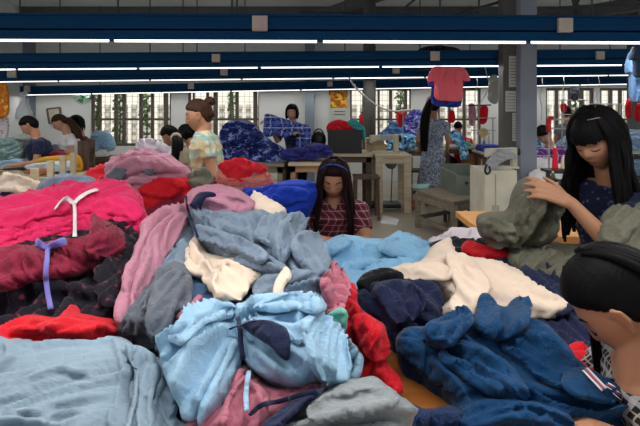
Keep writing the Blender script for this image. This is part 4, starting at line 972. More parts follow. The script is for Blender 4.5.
def cap(b, p, q, r0, r1, k=14):
    p = Vector(p); q = Vector(q); d = q-p; L = max(d.length, 1e-4); d = d/L
    pts = []; rr = []
    for i in range(5): t = i/5*math.pi/2; pts.append(p-d*r0*math.cos(t)); rr.append(max(r0*math.sin(t), .0012))
    pts += [p, p+d*L*.5, q]; rr += [r0, (r0+r1)/2, r1]
    for i in range(1, 6): t = i/5*math.pi/2; pts.append(q+d*r1*math.sin(t)); rr.append(max(r1*math.cos(t), .0012))
    b.tube(pts, rr, k)
def skin(name, col):
    if name in MATS: return MATS[name]
    m, t, b = nodes(name); L = t.links.new
    at = N(t, 'ShaderNodeAttribute', attribute_name='tint'); L(at.outputs['Color'], b.inputs['Base Color'])
    b.inputs['Roughness'].default_value = .5; b.inputs['Subsurface Weight'].default_value = .12; b.inputs['Subsurface Radius'].default_value = (.012, .005, .003)
    b.inputs['Specular IOR Level'].default_value = .35
    MATS[name] = m; return m
M_hair = None
def hairmat(name, col, rough=.5):
    if name in MATS: return MATS[name]
    m, t, b = nodes(name); L = t.links.new
    tc = N(t, 'ShaderNodeTexCoord'); mp = N(t, 'ShaderNodeMapping'); mp.inputs['Scale'].default_value = (160, 160, 6); L(tc.outputs['Object'], mp.inputs[0])
    no = N(t, 'ShaderNodeTexNoise'); no.inputs['Scale'].default_value = 1; no.inputs['Detail'].default_value = 3; L(mp.outputs[0], no.inputs['Vector'])
    r = N(t, 'ShaderNodeMapRange'); r.inputs[3].default_value = .6; r.inputs[4].default_value = 1.5; L(no.outputs[0], r.inputs[0])
    mx = N(t, 'ShaderNodeVectorMath', operation='SCALE'); mx.inputs[0].default_value = col; L(r.outputs[0], mx.inputs['Scale']); L(mx.outputs[0], b.inputs['Base Color'])
    bp = N(t, 'ShaderNodeBump'); bp.inputs['Strength'].default_value = .5; bp.inputs['Distance'].default_value = .004; L(no.outputs[0], bp.inputs['Height']); L(bp.outputs[0], b.inputs['Normal'])
    b.inputs['Roughness'].default_value = rough; b.inputs['Specular IOR Level'].default_value = .07
    MATS[name] = m; return m
H_black = hairmat('black_hair', (.004, .0036, .004)); H_brown = hairmat('dark_brown_hair', (.045, .022, .014)); H_red = hairmat('auburn_hair', (.09, .035, .02)); H_maroon = hairmat('maroon_black_hair', (.013, .005, .006))

class Head:
    def __init__(s, c, f, u=(0,0,1), sc=1.0):
        s.c = Vector(c); s.f = Vector(f).normalized(); u = Vector(u); s.u = (u-s.f*u.dot(s.f)).normalized(); s.r = s.f.cross(s.u); s.sc = sc
    def w(s, x, y, z): return s.c+(s.r*x+s.f*y+s.u*z)*s.sc
    def local(s, p): d = Vector(p)-s.c; return Vector((d.dot(s.r), d.dot(s.f), d.dot(s.u)))/s.sc
def g2(x, s): return math.exp(-(x/s)**2)
def head_mesh(b, H):
    nl, nt = 40, 28; rings = []
    for i in range(1, nt):
        th = math.pi*i/nt; zz = math.cos(th); rr = math.sin(th); ring = []
        for j in range(nl):
            a = 2*math.pi*j/nl; x = math.sin(a)*rr; y = math.cos(a)*rr; z = zz
            X = x*.074; Y = y*.092; Z = z*.114
            if z < -.05:
                k = (-z-.05)/.95; X *= 1-.30*k**1.1
                if y < 0: Y *= 1-.62*k
                else: Y *= 1-.05*k
            if y > 0:
                Y *= .96
                nz = max(0, min(1, (.22-z)/.42)) if z > -.2 else max(0, 1-(-.2-z)/.13)
                Y += .021*g2(x, .15)*nz
                X += (math.copysign(.004, x) if abs(x) > .02 else 0)*g2(abs(x)-.14, .08)*g2(z+.22, .1)
                Y -= .009*g2(abs(x)-.38, .2)*g2(z-.06, .13)
                Y += .003*g2(z-.26, .09)*g2(x, .6)
                Y += .005*g2(abs(x)-.5, .22)*g2(z+.22, .2)
                Y += .008*g2(x, .26)*g2(z+.47, .07)+.008*g2(x, .22)*g2(z+.60, .06)-.004*g2(x, .3)*g2(z+.535, .03)
                Y += .007*g2(x, .3)*g2(z+.86, .14)
            ring.append(H.w(X, Y, Z))
        rings.append(ring)
    b.rings(rings)
    for s in (-1, 1):    # ears
        for (y, z, r) in ((-.006, .012, .013), (-.010, .0, .012), (-.006, -.016, .010), (0, -.028, .008)):
            b.ball(H.w(s*.077, y, z), r*H.sc*.8, 2, (1, 1, 1))
        b.tube([H.w(s*.076, .006, .014), H.w(s*.086, -.006, .028), H.w(s*.089, -.018, .018), H.w(s*.086, -.018, -.004), H.w(s*.079, -.006, -.026)], .0055*H.sc, 8)
def hand_geo(b, wr, d, n, curl, side, sc=1.0, spread=.55):
    """d: direction of the hand, n: out of the back of the hand; side=+1 thumb towards d x n"""
    wr = Vector(wr); d = Vector(d).normalized(); n = Vector(n); n = (n-d*n.dot(d)).normalized(); t = d.cross(n)*side
    tips = []
    for k, (off, L) in enumerate(((.027, .92), (.009, 1.0), (-.009, .95), (-.026, .76))):
        kn = wr+(d*.085+t*off+n*(.004-.003*abs(k-1.5)))*sc
        cap(b, wr+t*off*.5*sc, kn, .0145*sc, .0105*sc, 10)
        ang = 0; p = kn; dirn = (d+t*off*spread*12).normalized()
        for m, (ln, r0, r1) in enumerate(((.040, .0098, .0088), (.026, .0088, .0080), (.021, .0080, .0062))):
            ang += curl*(.8, 1.0, .7)[m]*(1+.12*k); v = dirn*math.cos(ang)-n*math.sin(ang)
            q = p+v*ln*L*sc; cap(b, p, q, r0*sc, r1*sc, 10); p = q
        tips.append(p)
    p = wr+(t*.012+d*.015)*sc; v = (d*.62+t*.75-n*.25).normalized()
    for ln, r0, r1 in ((.042, .0145, .0115), (.032, .0108, .0095), (.026, .0095, .007)):
        q = p+v*ln*sc; cap(b, p, q, r0*sc, r1*sc, 10); p = q; v = (v+d*.35-t*.18-n*.25*curl).normalized()
    return tips
def ell(c, r, u, rx, ry, k=24):
    return [c+r*math.cos(2*math.pi*j/k)*rx+u*math.sin(2*math.pi*j/k)*ry for j in range(k)]
def torso_rings(pel, chest, neck, side, grow=0.0, sc=1.0, flare=0, top=True):
    pel = Vector(pel); chest = Vector(chest); neck = Vector(neck); side = Vector(side).normalized(); R = []
    spec = [(0, -.10, .150, .115), (0, 0, .155, .120), (0, .35, .130, .098), (0, .62, .122, .090), (1, 0, .140, .105), (1, .45, .152, .100), (1, .75, .145, .085), (1, .93, .098, .068), (1, 1.04, .060, .056)]
    for seg, t, rx, ry in spec:
        a, b_ = (pel, chest) if seg == 0 else (chest, neck); c = a+(b_-a)*t; ax = (b_-a).normalized(); r = (side-ax*side.dot(ax)).normalized(); f = ax.cross(r)
        g = grow*(1 if t < .9 or seg == 0 else .3)
        if seg == 0 and t <= .35: g += flare
        R.append(ell(c, r, f, (rx+g)*sc, (ry+g)*sc))
    return R
def person(label, H, neck, chest, pel, side, arms, group=None, legs=None, tone=(.46, .25, .16), vox=.007, shirt=None, sleeve=.55, pants=None, skirt=None, sc=1.0,
           hair=H_black, hairfn=None, brows=True, collar=None, shirt_label=None, shirt_len=0, seed=1, placket=None, armr=1.0):
    """arms: [(shoulder, elbow, wrist, hand dir, hand back normal, curl, thumb side)] ; legs: [(hip, knee, ankle, toe)]"""
    neck = Vector(neck); chest = Vector(chest); pel = Vector(pel)
    base = Vector((pel.x, pel.y, 0)) if legs else pel.copy()
    t = bpy.data.objects.new('person', None)
    b = MB(); head_mesh(b, H)
    jaw = H.w(0, -.022, -.07)
    cap(b, neck-(neck-chest)*.12, jaw, .052*sc, .049*H.sc); cap(b, neck-(neck-chest)*.05, H.w(0, -.03, -.02), .05*sc, .05*H.sc)
    b.rings(torso_rings(pel, chest, neck, side, 0, sc*.93))
    for (sh, el, wr, hd, hn, curl, ts) in arms:
        sh, el, wr = Vector(sh), Vector(el), Vector(wr)
        cap(b, neck+(sh-neck)*.35+(chest-neck)*.08, sh, .05*sc, .047*sc); cap(b, sh, el, .045*sc*armr, .034*sc*armr); cap(b, el, wr, .035*sc*armr, .0235*sc*armr)
        hd_ = Vector(hd).normalized(); cap(b, wr, wr+hd_*.02, .0235*sc*armr, .021*sc*armr)
        hand_geo(b, wr+hd_*.012, hd, hn, curl, ts, sc)
    for (hip, kn, an, toe) in (legs or []):
        cap(b, hip, kn, .078*sc, .052*sc); cap(b, kn, an, .050*sc, .034*sc); cap(b, Vector(an)+Vector((0,0,-.03)), toe, .036*sc, .026*sc)
    me = remesh(b, vox, 3, 'person')
    # tint: skin, lips, nails left plain
    ca = me.color_attributes.new('tint', 'FLOAT_COLOR', 'POINT'); lip = (tone[0]*.75, tone[1]*.42, tone[2]*.48); dat = np.empty((len(me.vertices), 4), np.float32)
    for i, v in enumerate(me.vertices):
        l = H.local(v.co); c = tone
        if l.y > .05 and abs(l.x) < .03 and -.080 < l.z < -.045:
            k = g2(l.x, .021)*g2(l.z+.061, .0105); k = min(1, max(0, (k-.25)*2.2)); c = tuple(a*(1-k)+q*k for a, q in zip(tone, lip))
        dat[i] = (*c, 1)
    ca.data.foreach_set('color', dat.ravel())
    o = put(me, 'person', skin('skin', tone)); tag(o, label, 'person', group)
    base = pel.copy(); me.transform(Matrix.Translation(-base)); o.location = base; o.matrix_basis = Matrix.Translation(base)
    bvh = BVHTree.FromPolygons([tuple(v.co+base) for v in me.vertices], [tuple(p.vertices) for p in me.polygons])
    def on(x, z, y0=.2):
        hit = bvh.ray_cast(H.w(x, y0, z), -H.f); return (hit[0] or H.w(x, .09, z))
    if brows:
        for s in (-1, 1):
            p = [on(s*x, z)+H.f*.0005 for x, z in ((.014, .029), (.026, .034), (.040, .033), (.050, .026))]
            MB().tube(p, [.0022, .003, .0026, .0012], 6).build('eyebrow', hair, o, smooth=True)
            p = [on(s*x, z)+H.f*.0005 for x, z in ((.015, .001), (.022, -.004), (.033, -.006), (.042, -.003), (.048, .002))]
            MB().tube(p, [.001, .002, .0024, .002, .001], 6).build('eyelash', H_black, o, smooth=True)
    if shirt:
        b = MB(); b.rings(torso_rings(pel+(pel-chest)*shirt_len, chest, neck, side, .014, sc, .012))
        for (sh, el, wr, *_r) in arms:
            sh, el, wr = Vector(sh), Vector(el), Vector(wr)
            cap(b, neck+(sh-neck)*.27+(chest-neck)*.10, sh, .055*sc, .058*sc)
            if sleeve <= 1: b.tube([sh+(sh-el).normalized()*.01, sh+(el-sh)*sleeve*.5, sh+(el-sh)*sleeve], [.055*sc, .058*sc*armr, .056*sc*armr], 16)
            else:
                cap(b, sh, el, .056*sc, .047*sc); b.tube([el, el+(wr-el)*(sleeve-1)], [.046*sc, .038*sc], 16)
        ms = remesh(b, max(vox, .007), 4, 'shirt')
        co = np.array([tuple(v.co) for v in ms.vertices]); no = np.array([tuple(v.normal) for v in ms.vertices])
        hh = .008*(ridge(co[:,0]*7+co[:,1]*5, co[:,2]*9, seed)-.5)+.004*(ridge(co[:,0]*16+co[:,1]*9, co[:,2]*14, seed+3)-.5)
        co = co+no*hh[:,None]; ms.vertices.foreach_set('co', co.ravel().astype(np.float32)); ms.update()
        so = put(ms, 'shirt', shirt, o)
        if shirt_label: so['label'] = shirt_label
        if collar:
            ax = (neck-chest).normalized(); r = (Vector(side)-ax*Vector(side).dot(ax)).normalized(); f = -ax.cross(r) if (-ax.cross(r)).dot(H.f) > 0 else ax.cross(r)
            for s in (-1, 1):
                pts = [neck+ax*.0+f*-.055+r*s*.01, neck+ax*.0+r*s*.062-f*.01, neck-ax*.012+r*s*.052+f*.045, neck-ax*.05+r*s*.02+f*.082]
                MB().tube([p for p in smooth_vec(pts)], [.018]*(len(smooth_vec(pts))-1)+[.006], 8, flat=.35, up=ax).build('collar', collar, so, smooth=True)
    if pants or skirt:
        b = MB()
        if skirt:
            top, bot, r0, r1 = skirt[0], skirt[1], skirt[2], skirt[3]; top = Vector(top); bot = Vector(bot); R = []
            sd = Vector(side).normalized(); fw = sd.cross(Vector((0,0,1)))
            for i in range(13):
                q = i/12; c = top+(bot-top)*q; rr = r0+(r1-r0)*q**.8; ring = []
                for j in range(36):
                    a = 2*math.pi*j/36; k = 1+.06*q*math.sin(a*7+seed)+.04*q*math.sin(a*13+2*seed); ring.append(c+(sd*math.cos(a)*rr+fw*math.sin(a)*rr*.78)*k)
                R.append(ring)
            b.rings(R); b.build('skirt', skirt[4], o, smooth=True)
        else:
            b.rings(torso_rings(pel, chest, neck, side, .006, sc)[:3])
            for (hip, kn, an, toe) in (legs or []):
                cap(b, hip, kn, .092*sc, .066*sc); cap(b, kn, Vector(kn)+(Vector(an)-Vector(kn))*.9, .064*sc, .05*sc)
            put(remesh(b, .012, 3, 'trousers'), 'trousers', pants, o)
    if hairfn: hairfn(o, H, hair)
    return o
def smooth_vec(pts, n=4):
    out = []
    for i in range(len(pts)-1):
        p0 = pts[max(i-1, 0)]; p1 = pts[i]; p2 = pts[i+1]; p3 = pts[min(i+2, len(pts)-1)]
        for k in range(n):
            t = k/n; out.append(.5*((2*p1)+(-p0+p2)*t+(2*p0-5*p1+4*p2-p3)*t*t+(-p0+3*p1-3*p2+p3)*t**3))
    out.append(pts[-1]); return out
def cap_hair(H, front=.50, side=.02, grow=1.10, back=-.75, part=0, name='hair'):
    """closed scalp of hair: the hairline is where it dips under the skin"""
    nl, nt = 56, 36; b = MB(); rings = []
    for i in range(1, nt):
        th = math.pi*i/nt; z = math.cos(th); rr = math.sin(th); ring = []
        for j in range(nl):
            a = 2*math.pi*j/nl; x = math.sin(a)*rr; y = math.cos(a)*rr
            fr = max(0, math.cos(a)); fr = fr**.6 if fr > 0 else 0
            line = back+(side-back)*min(1, max(0, (math.cos(a)+.75)/.75)) if math.cos(a) < 0 else side+(front-side)*min(1, fr)
            k = 1/(1+math.exp(-(z-line)*26)); g = .80+(grow-.80)*k
            g += .010*math.sin(a*23+z*4)*k
            if part and z > .2: g -= .03*g2(x-part, .05)*k
            zz = -.05; X = x*.074*g; Y = (y*.092)*g; Z = z*.114*(1+(g-1)*.9)
            if z < -.05:
                q = (-z-.05)/.95; X *= 1-.2*q
                if y < 0: Y *= 1-.45*q
            ring.append(H.w(X, Y, Z))
        rings.append(ring)
    b.rings(rings); return b
def locks_hang(b, H, length, a0, a1, n, rad=.012, jitter=.01, spread=1.0, seed=3, wave=.01, inward=0.0, down=None, grow=1.12, end=.35, cut_z=None):
    rnd = random.Random(seed); down = Vector(down or (0,0,-1)).normalized()
    for i in range(n):
        a = math.radians(a0+(a1-a0)*(i+rnd.uniform(-.4, .4))/max(1, n-1)); pts = []
        g = grow+rnd.uniform(-.03, .05)
        for th in (18, 42, 66, 88):
            t = math.radians(th); pts.append(H.w(math.sin(a)*math.sin(t)*.074*g, math.cos(a)*math.sin(t)*.092*g, math.cos(t)*.114*g))
        p = pts[-1].copy(); out = (H.r*math.sin(a)+H.f*math.cos(a)); L = length*rnd.uniform(.88, 1.05); m = 7; ph = rnd.uniform(0, 6)
        for k in range(1, m+1):
            q = k/m; pts.append(p+down*L*q+out*(.012*spread*math.sin(q*2.2)-inward*q)+H.r*(wave*math.sin(q*5+ph)))
        n_ = len(pts); rr = [rad*.5, rad*.9, rad, rad]+[rad*(1-(1-end)*((k+1)/m)**2) for k in range(m)]
        b.tube(smooth_vec(pts, 3), list(np.interp(np.linspace(0, n_-1, (n_-1)*3+1), range(n_), rr)), 7, flat=.7)
def fringe(b, H, a0, a1, n, low=-.0, rad=.010, seed=5):
    rnd = random.Random(seed)
    for i in range(n):
        a = math.radians(a0+(a1-a0)*i/(n-1)); pts = []; lw = low+rnd.uniform(-.004, .006)
        for th in (8, 30, 52, 70):
            t = math.radians(th); g = 1.12; pts.append(H.w(math.sin(a)*math.sin(t)*.074*g, math.cos(a)*math.sin(t)*.092*g, math.cos(t)*.114*g))
        pts.append(H.w(math.sin(a)*.079, math.cos(a)*.100, lw))
        b.tube(smooth_vec(pts, 3), list(np.linspace(rad, rad*.55, 13)), 7, flat=.6)
def ponytail(b, H, root, pts, rad, seed=2, n=9):
    rnd = random.Random(seed)
    for i in range(n):
        o = Vector((rnd.uniform(-1, 1), rnd.uniform(-1, 1), rnd.uniform(-.3, .3)))*rad*.55
        q = [Vector(p)+o*min(1, .4+k*.4) for k, p in enumerate(pts)]
        sm = smooth_vec(q, 4); m = len(sm); b.tube(sm, [rad*.62*(1-.7*(k/(m-1))**2.5) for k in range(m)], 8)
def seated_legs(pel, fwd, sc=1.0, floor=0):
    pel = Vector(pel); f = Vector((fwd[0], fwd[1], 0)).normalized(); r = f.cross(Vector((0,0,1))); out = []
    for s in (-1, 1):
        hip = pel+r*s*.085+Vector((0,0,-.03)); kn = hip+f*.40+r*s*.03+Vector((0,0,-.01)); an = Vector((kn.x+f.x*.02, kn.y+f.y*.02, floor+.08)); out.append((hip, kn, an, an+f*.15+Vector((0,0,-.045))))
    return out
def standing_legs(pel, fwd, step=0):
    pel = Vector(pel); f = Vector((fwd[0], fwd[1], 0)).normalized(); r = f.cross(Vector((0,0,1))); out = []
    for s in (-1, 1):
        hip = pel+r*s*.085+Vector((0,0,-.04)); an = Vector((hip.x+f.x*step*s, hip.y+f.y*step*s, .08)); kn = (hip+an)/2+f*.02; out.append((hip, kn, an, an+f*.15+Vector((0,0,-.045))))
    return out
def stool(label, x, y, h=.45, mat=None, w=.32):
    t = thing('stool', label, 'stool', (x, y, 0)); mat = mat or M_leg
    MB().box((x-w/2, y-w/2, h-.03), (x+w/2, y+w/2, h)).build('seat', mat, t, bevel=.004)
    for sx in (-1, 1):
        for sy in (-1, 1): MB().bar((x+sx*(w/2-.03), y+sy*(w/2-.03), h-.03), (x+sx*(w/2-.02), y+sy*(w/2-.02), 0), .035).build('leg', mat, t)
    return t

# --- seated woman at the middle of the table
Yc = 2.80
Hd = Head(P(334, 179, Yc), (-.10, -.86, -.50), (0, -.4, 1), 1.0)
def hair_center(o, H, hm):
    b = cap_hair(H, front=.62, side=.05, grow=1.12, back=-.9, part=.05)
    locks_hang(b, H, .30, 52, 150, 15, rad=.016, seed=3, wave=.006, inward=-.01); locks_hang(b, H, .30, 210, 308, 15, rad=.016, seed=4, wave=.006, inward=-.01)
    locks_hang(b, H, .22, 150, 210, 8, rad=.016, seed=6)
    b.build('hair', hm, o, smooth=True)
    pts = [H.w(math.sin(a)*.088, .028+.02*math.cos(a*2), math.cos(a)*.135) for a in [math.radians(x) for x in range(-85, 86, 10)]]
    MB().tube(pts, .0055, 8, flat=.5).build('headband', plain('blue_headband', srgb(30, 80, 170), .3, bump=0), o, smooth=True)
sh_w = .158
pl_red = fabric('red_plaid_shirt', srgb(104, 30, 44), srgb(52, 26, 44), 'plaid', scale=27, bump=.3, col3=srgb(176, 150, 156))
nk = P(334, 205, Yc+.05); ch = P(333, 238, Yc+.10); ch.z = .84
person('seated woman with blue headband and red plaid shirt, head bowed over pale blue cloth', Hd, nk, (nk.x, Yc+.06, .86), (nk.x, Yc+.16, .50), (1, 0, 0),
    [(P(304, 211, Yc+.04), P(294, 244, Yc-.06), P(318, 239, Yc-.30), (.9, -.35, -.05), (.1, -.2, 1), .55, -1),
     (P(359, 211, Yc+.04), P(367, 243, Yc-.06), P(357, 240, Yc-.28), (-.85, -.35, -.05), (-.1, -.2, 1), .6, 1)],
    legs=seated_legs((nk.x, Yc+.16, .50), (0, -1)), tone=(.40, .195, .115), vox=.0055, shirt=pl_red, sleeve=.62, pants=c_navy, hair=H_maroon, hairfn=hair_center, collar=pl_red, seed=4)
stool('wooden stool under the woman in red plaid behind the near table', nk.x, Yc+.17, .44)

# --- woman with a bun
Yb = 3.62
Hd = Head(P(199, 116, Yb), (-.96, -.16, -.22), (-.1, 0, 1), 1.02)
def hair_bun(o, H, hm):
    b = cap_hair(H, front=.52, side=.12, grow=1.12, back=-.55)
    c = H.w(0, -.095, .085); b.ball(c, .040, 3, (1, 1, .9))
    for k in range(6):
        a0 = k*1.05; b.tube([c+(H.r*math.cos(a0+t*.5)+H.f*math.sin(a0+t*.5))*.036*math.cos(t*.25-.6)+H.u*(.032*math.sin(t*.25-.6)) for t in range(6)], [.006, .009, .010, .010, .008, .004], 7)
    rnd = random.Random(8)
    for k in range(16):
        a = math.radians(100+160*k/15); t1 = math.radians(88)
        pts = [H.w(math.sin(a)*.074*1.1, math.cos(a)*.092*1.08, .0 if abs(a-math.pi) > 1 else -.03), H.w(math.sin(a)*.06*1.12, math.cos(a)*.06-.03, .075), c+(H.w(0,0,0)-H.w(0,.0,0))]
        b.tube(smooth_vec(pts, 3), [.006, .009, .010, .010, .009, .008, .006], 7, flat=.5)
    b.build('hair', hm, o, smooth=True)
pl_yel = fabric('pastel_plaid_shirt', srgb(192, 192, 166), srgb(112, 156, 160), 'plaid', scale=9, bump=.3, col3=srgb(204, 164, 104))
person('standing woman with hair in a high bun and pale yellow and blue plaid shirt', Hd, P(203.5, 132, Yb), P(207, 158, Yb), P(209, 196, Yb+.02), (0, 1, 0),
    [(P(207, 145, Yb-.14), P(213, 178, Yb-.17), P(190, 189, Yb-.14), (-.95, .1, -.2), (-.1, -.2, 1), .4, 1),
     (P(203, 145, Yb+.15), P(200, 172, Yb+.16), P(182, 180, Yb+.1), (-.95, .1, -.2), (-.1, -.2, 1), .4, -1)],
    legs=standing_legs(P(209, 196, Yb+.02), (-1, 0)), tone=(.44, .22, .13), vox=.0065, shirt=pl_yel, sleeve=.42, pants=c_denim, hair=H_brown, hairfn=hair_bun, seed=9)

# --- woman with a fringe, right
Yr = 2.02
Hd = Head(P(597, 140, Yr), (-.76, -.50, -.44), (-.10, 0, 1), 1.04)
def hair_fringe(o, H, hm):
    b = cap_hair(H, front=.45, side=-.1, grow=1.17, back=-.95, part=.0)
    fringe(b, H, -62, 62, 26, low=.030, rad=.013)
    locks_hang(b, H, .40, 66, 112, 11, rad=.020, seed=13, wave=.012, inward=-.02, grow=1.16); locks_hang(b, H, .48, 248, 294, 11, rad=.020, seed=14, wave=.012, inward=-.02, grow=1.16)
    locks_hang(b, H, .46, 112, 248, 22, rad=.024, seed=16, wave=.014, inward=-.05, grow=1.18)
    b.build('hair', hm, o, smooth=True)
    MB().tube([H.w(-.030, .065, .118), H.w(-.055, .035, .112), H.w(-.075, .0, .088), H.w(-.086, -.02, .05)], [.003, .004, .004, .003], 6, flat=.5).build('hair_clip', plain('pale_clip', srgb(150, 130, 130), .3, bump=0), o, smooth=True)
flo = fabric('dark_floral_shirt', srgb(18, 24, 50), srgb(74, 78, 116), 'floral', scale=42, bump=.3)
nk = P(611, 184, Yr+.06)
sd = Vector((.62, -.70, 0)).normalized()
ct = nk+Vector((.03, .03, -.17)); pv = nk+Vector((.06, .08, -.46))
w1 = P(571, 203, 1.84); e1 = P(606, 240, 1.80); w2 = P(560, 213, 2.12); e2 = P(585, 226, 2.22)
person('woman with a full fringe and long black hair, both hands holding olive cloth', Hd, nk, ct, pv, sd,
    [(nk+sd*.15+Vector((0,0,-.035)), e1, w1, (-.86, -.02, .42), (.30, -.80, .35), .36, 1),
     (nk-sd*.155+Vector((0,0,-.035)), e2, w2, (-.72, -.1, .62), (.4, .3, .6), .7, -1)],
    legs=standing_legs(pv, (-.7, -.6)), tone=(.40, .195, .11), vox=.0048, shirt=flo, sleeve=.72, pants=c_navy, hair=H_black, hairfn=hair_fringe, seed=11)

# --- bowed head, lower right
Yl = 1.10
Hd = Head(P(622, 305, Yl), (-.50, .42, -.74), (-.55, .25, .80), 1.04)
def hair_bow(o, H, hm):
    b = cap_hair(H, front=.60, side=.08, grow=1.14, back=-.8)
    dn = (.0, .05, -1)
    locks_hang(b, H, .17, 28, 44, 3, rad=.006, seed=23, wave=.004, grow=1.10, down=(.12, -.1, -1))
    locks_hang(b, H, .26, 112, 200, 16, rad=.019, seed=24, wave=.008, grow=1.14, down=(.30, -.08, -1), inward=-.02)
    b.build('hair', hm, o, smooth=True)
chk = fabric('black_white_check_shirt', srgb(28, 26, 32), srgb(196, 194, 196), 'plaid', scale=26, bump=.3, col3=srgb(176, 164, 150))
nk = P(640, 372, 1.06)
sd = Vector((-.15, -.98, 0)).normalized(); ct = nk+Vector((.11, .0, -.13)); pv = nk+Vector((.24, .02, -.40))
person('woman with bowed head at the lower right corner, black hair, black and white checked shirt', Hd, nk, ct, pv, sd,
    [(nk+Vector((.045, -.135, -.045)), P(720, 480, .96), P(640, 447, .98), (-.93, .1, .25), (0, -.2, 1), .5, -1),
     (nk+Vector((.04, .14, -.04)), nk+Vector((-.02, .24, -.22)), nk+Vector((-.20, .20, -.19)), (-.9, .1, -.1), (0, 0, 1), .5, 1)],
    legs=seated_legs((pv.x, pv.y, .50), (-1, 0)), tone=(.40, .19, .11), vox=.0055, shirt=chk, sleeve=.9, pants=c_navy, hair=H_black, hairfn=hair_bow, collar=chk, seed=21)
stool('stool under the woman in the checked shirt at the lower right', pv.x, pv.y, .40)
# ------------------------------------------------------------------ the workshop behind
ZONE[:] = [None, 0]
M_tw = wood('pale_worn_wood', srgb(176, 160, 134), srgb(204, 190, 164), 2.5, .6)
M_gw = wood('grey_worn_wood', srgb(108, 98, 84), srgb(140, 128, 110), 2.5, .7)
M_dw = wood('dark_brown_wood', srgb(64, 46, 38), srgb(88, 66, 52), 2.5, .6)
M_cab = plain('cream_enamel', srgb(206, 202, 184), .45, bump=.03)
M_gg = plain('grey_green_enamel', srgb(112, 122, 112), .5, bump=.05, var=.15)
M_met = plain('light_metal', srgb(168, 168, 166), .4, .5, bump=0)
M_mach = plain('machine_beige', srgb(196, 188, 168), .4, bump=0); M_blk = plain('black_plastic', srgb(22, 22, 26), .45, bump=0)
M_redp = plain('red_plastic', srgb(190, 22, 44), .4, bump=0)
def rtable(name, label, x0, x1, y0, y1, top, tm, lm, th=.04, lw=.06, group=None):
    t = thing(name, label, 'table', ((x0+x1)/2, (y0+y1)/2, 0), group)
    MB().box((x0, y0, top-th), (x1, y1, top)).build('tabletop', tm, t, bevel=.004)
    b = MB().box((x0+.03, y0+.03, top-th-.08), (x1-.03, y0+.05, top-th)).box((x0+.03, y1-.05, top-th-.08), (x1-.03, y1-.03, top-th)).box((x0+.03, y0+.04, top-th-.08), (x0+.05, y1-.04, top-th)).box((x1-.05, y0+.04, top-th-.08), (x1-.03, y1-.04, top-th)); b.build('apron', lm, t)
    for x in (x0+.06, x1-.06):
        for y in (y0+.06, y1-.06): MB().box((x-lw/2, y-lw/2, 0), (x+lw/2, y+lw/2, top-th)).build('leg', lm, t)
    return t
def far(label, outline, Y, mat, name='garment', cat='garment', depth=.18, thick=.035, amp=.045, fs=5, seed=1, step=1.0, lean=.0, **k):
    ys = [p[1] for p in outline]; y0, y1 = min(ys), max(ys)
    return garment(name, label, cat, [(p[0], p[1], Y+lean*(y1-p[1])/max(1, y1-y0)) for p in outline], mat, fixY=True, thick=thick, amp=amp*1.3, fs=fs*1.5, seed=seed, step=step, edge=2.5, fine=.7, iters=15, skirt=depth, heap=False, wob=.7, **k)

# left work table and what lies on it
rtable('work_table', 'worn pale work table in front of the woman in the navy shirt at far left', -4.6, -2.50, 5.0, 6.1, .75, M_tw, M_dw)
far('pale teal and grey garment heap on the left work table at the photo edge', [(-6,162),(-6,142),(6,138),(18,141),(24,150),(20,160),(8,164)], 5.85, F('grey_teal_cotton', (132, 158, 156)), seed=201)
far('light grey garment heap behind the arm of the woman in navy', [(10,156),(12,140),(22,134),(34,136),(42,146),(40,156)], 6.0, F('light_grey_cotton', (166, 168, 166)), seed=202)
far('pale blue flat garment under the forearm of the woman in navy', [(-6,163),(10,160),(24,162),(22,167),(0,168)], 5.62, c_lblue, seed=203, amp=.01, thick=.02)
far('ochre yellow garment on the left work table beside the rack posts', [(34,162),(44,157),(60,156),(76,155),(82,160),(82,172),(74,172),(66,164),(48,163)], 5.5, c_yel, seed=204, amp=.015, thick=.03)
far('white and pale blue garment on the left work table, in front of the yellow one', [(24,167),(36,163),(52,163),(68,162),(74,168),(60,172),(36,171)], 5.3, F('very_pale_blue_cotton', (196, 214, 222)), seed=205, amp=.012, thick=.03)
far('maroon garment held low near the woman in the white T-shirt', [(47,159),(48,153),(56,151),(64,154),(63,160)], 5.75, c_burg, seed=206, amp=.01, thick=.03)
far('brown-orange garment edge on the left work table', [(24,173),(30,169),(44,170),(46,174),(34,175)], 5.15, F('terracotta_cotton', (168, 104, 72)), seed=207, amp=.006, thick=.02)
t = thing('wooden_rack', 'wooden rack with four bare upright posts receding at far left', 'rack', (-2.1, 3.9, 0))
rp = [(-1.94,3.4),(-2.1,3.9),(-2.2,4.28),(-2.25,4.56)]
for (x, y) in rp: MB().box((x-.024, y-.015, 0), (x+.024, y+.015, 1.04)).build('post', M_tw, t, bevel=.003)
for z in (.72, .3): MB().bar((-1.96, 3.38, z), (-2.26, 4.58, z), .03, .06).build('rail', M_tw, t)
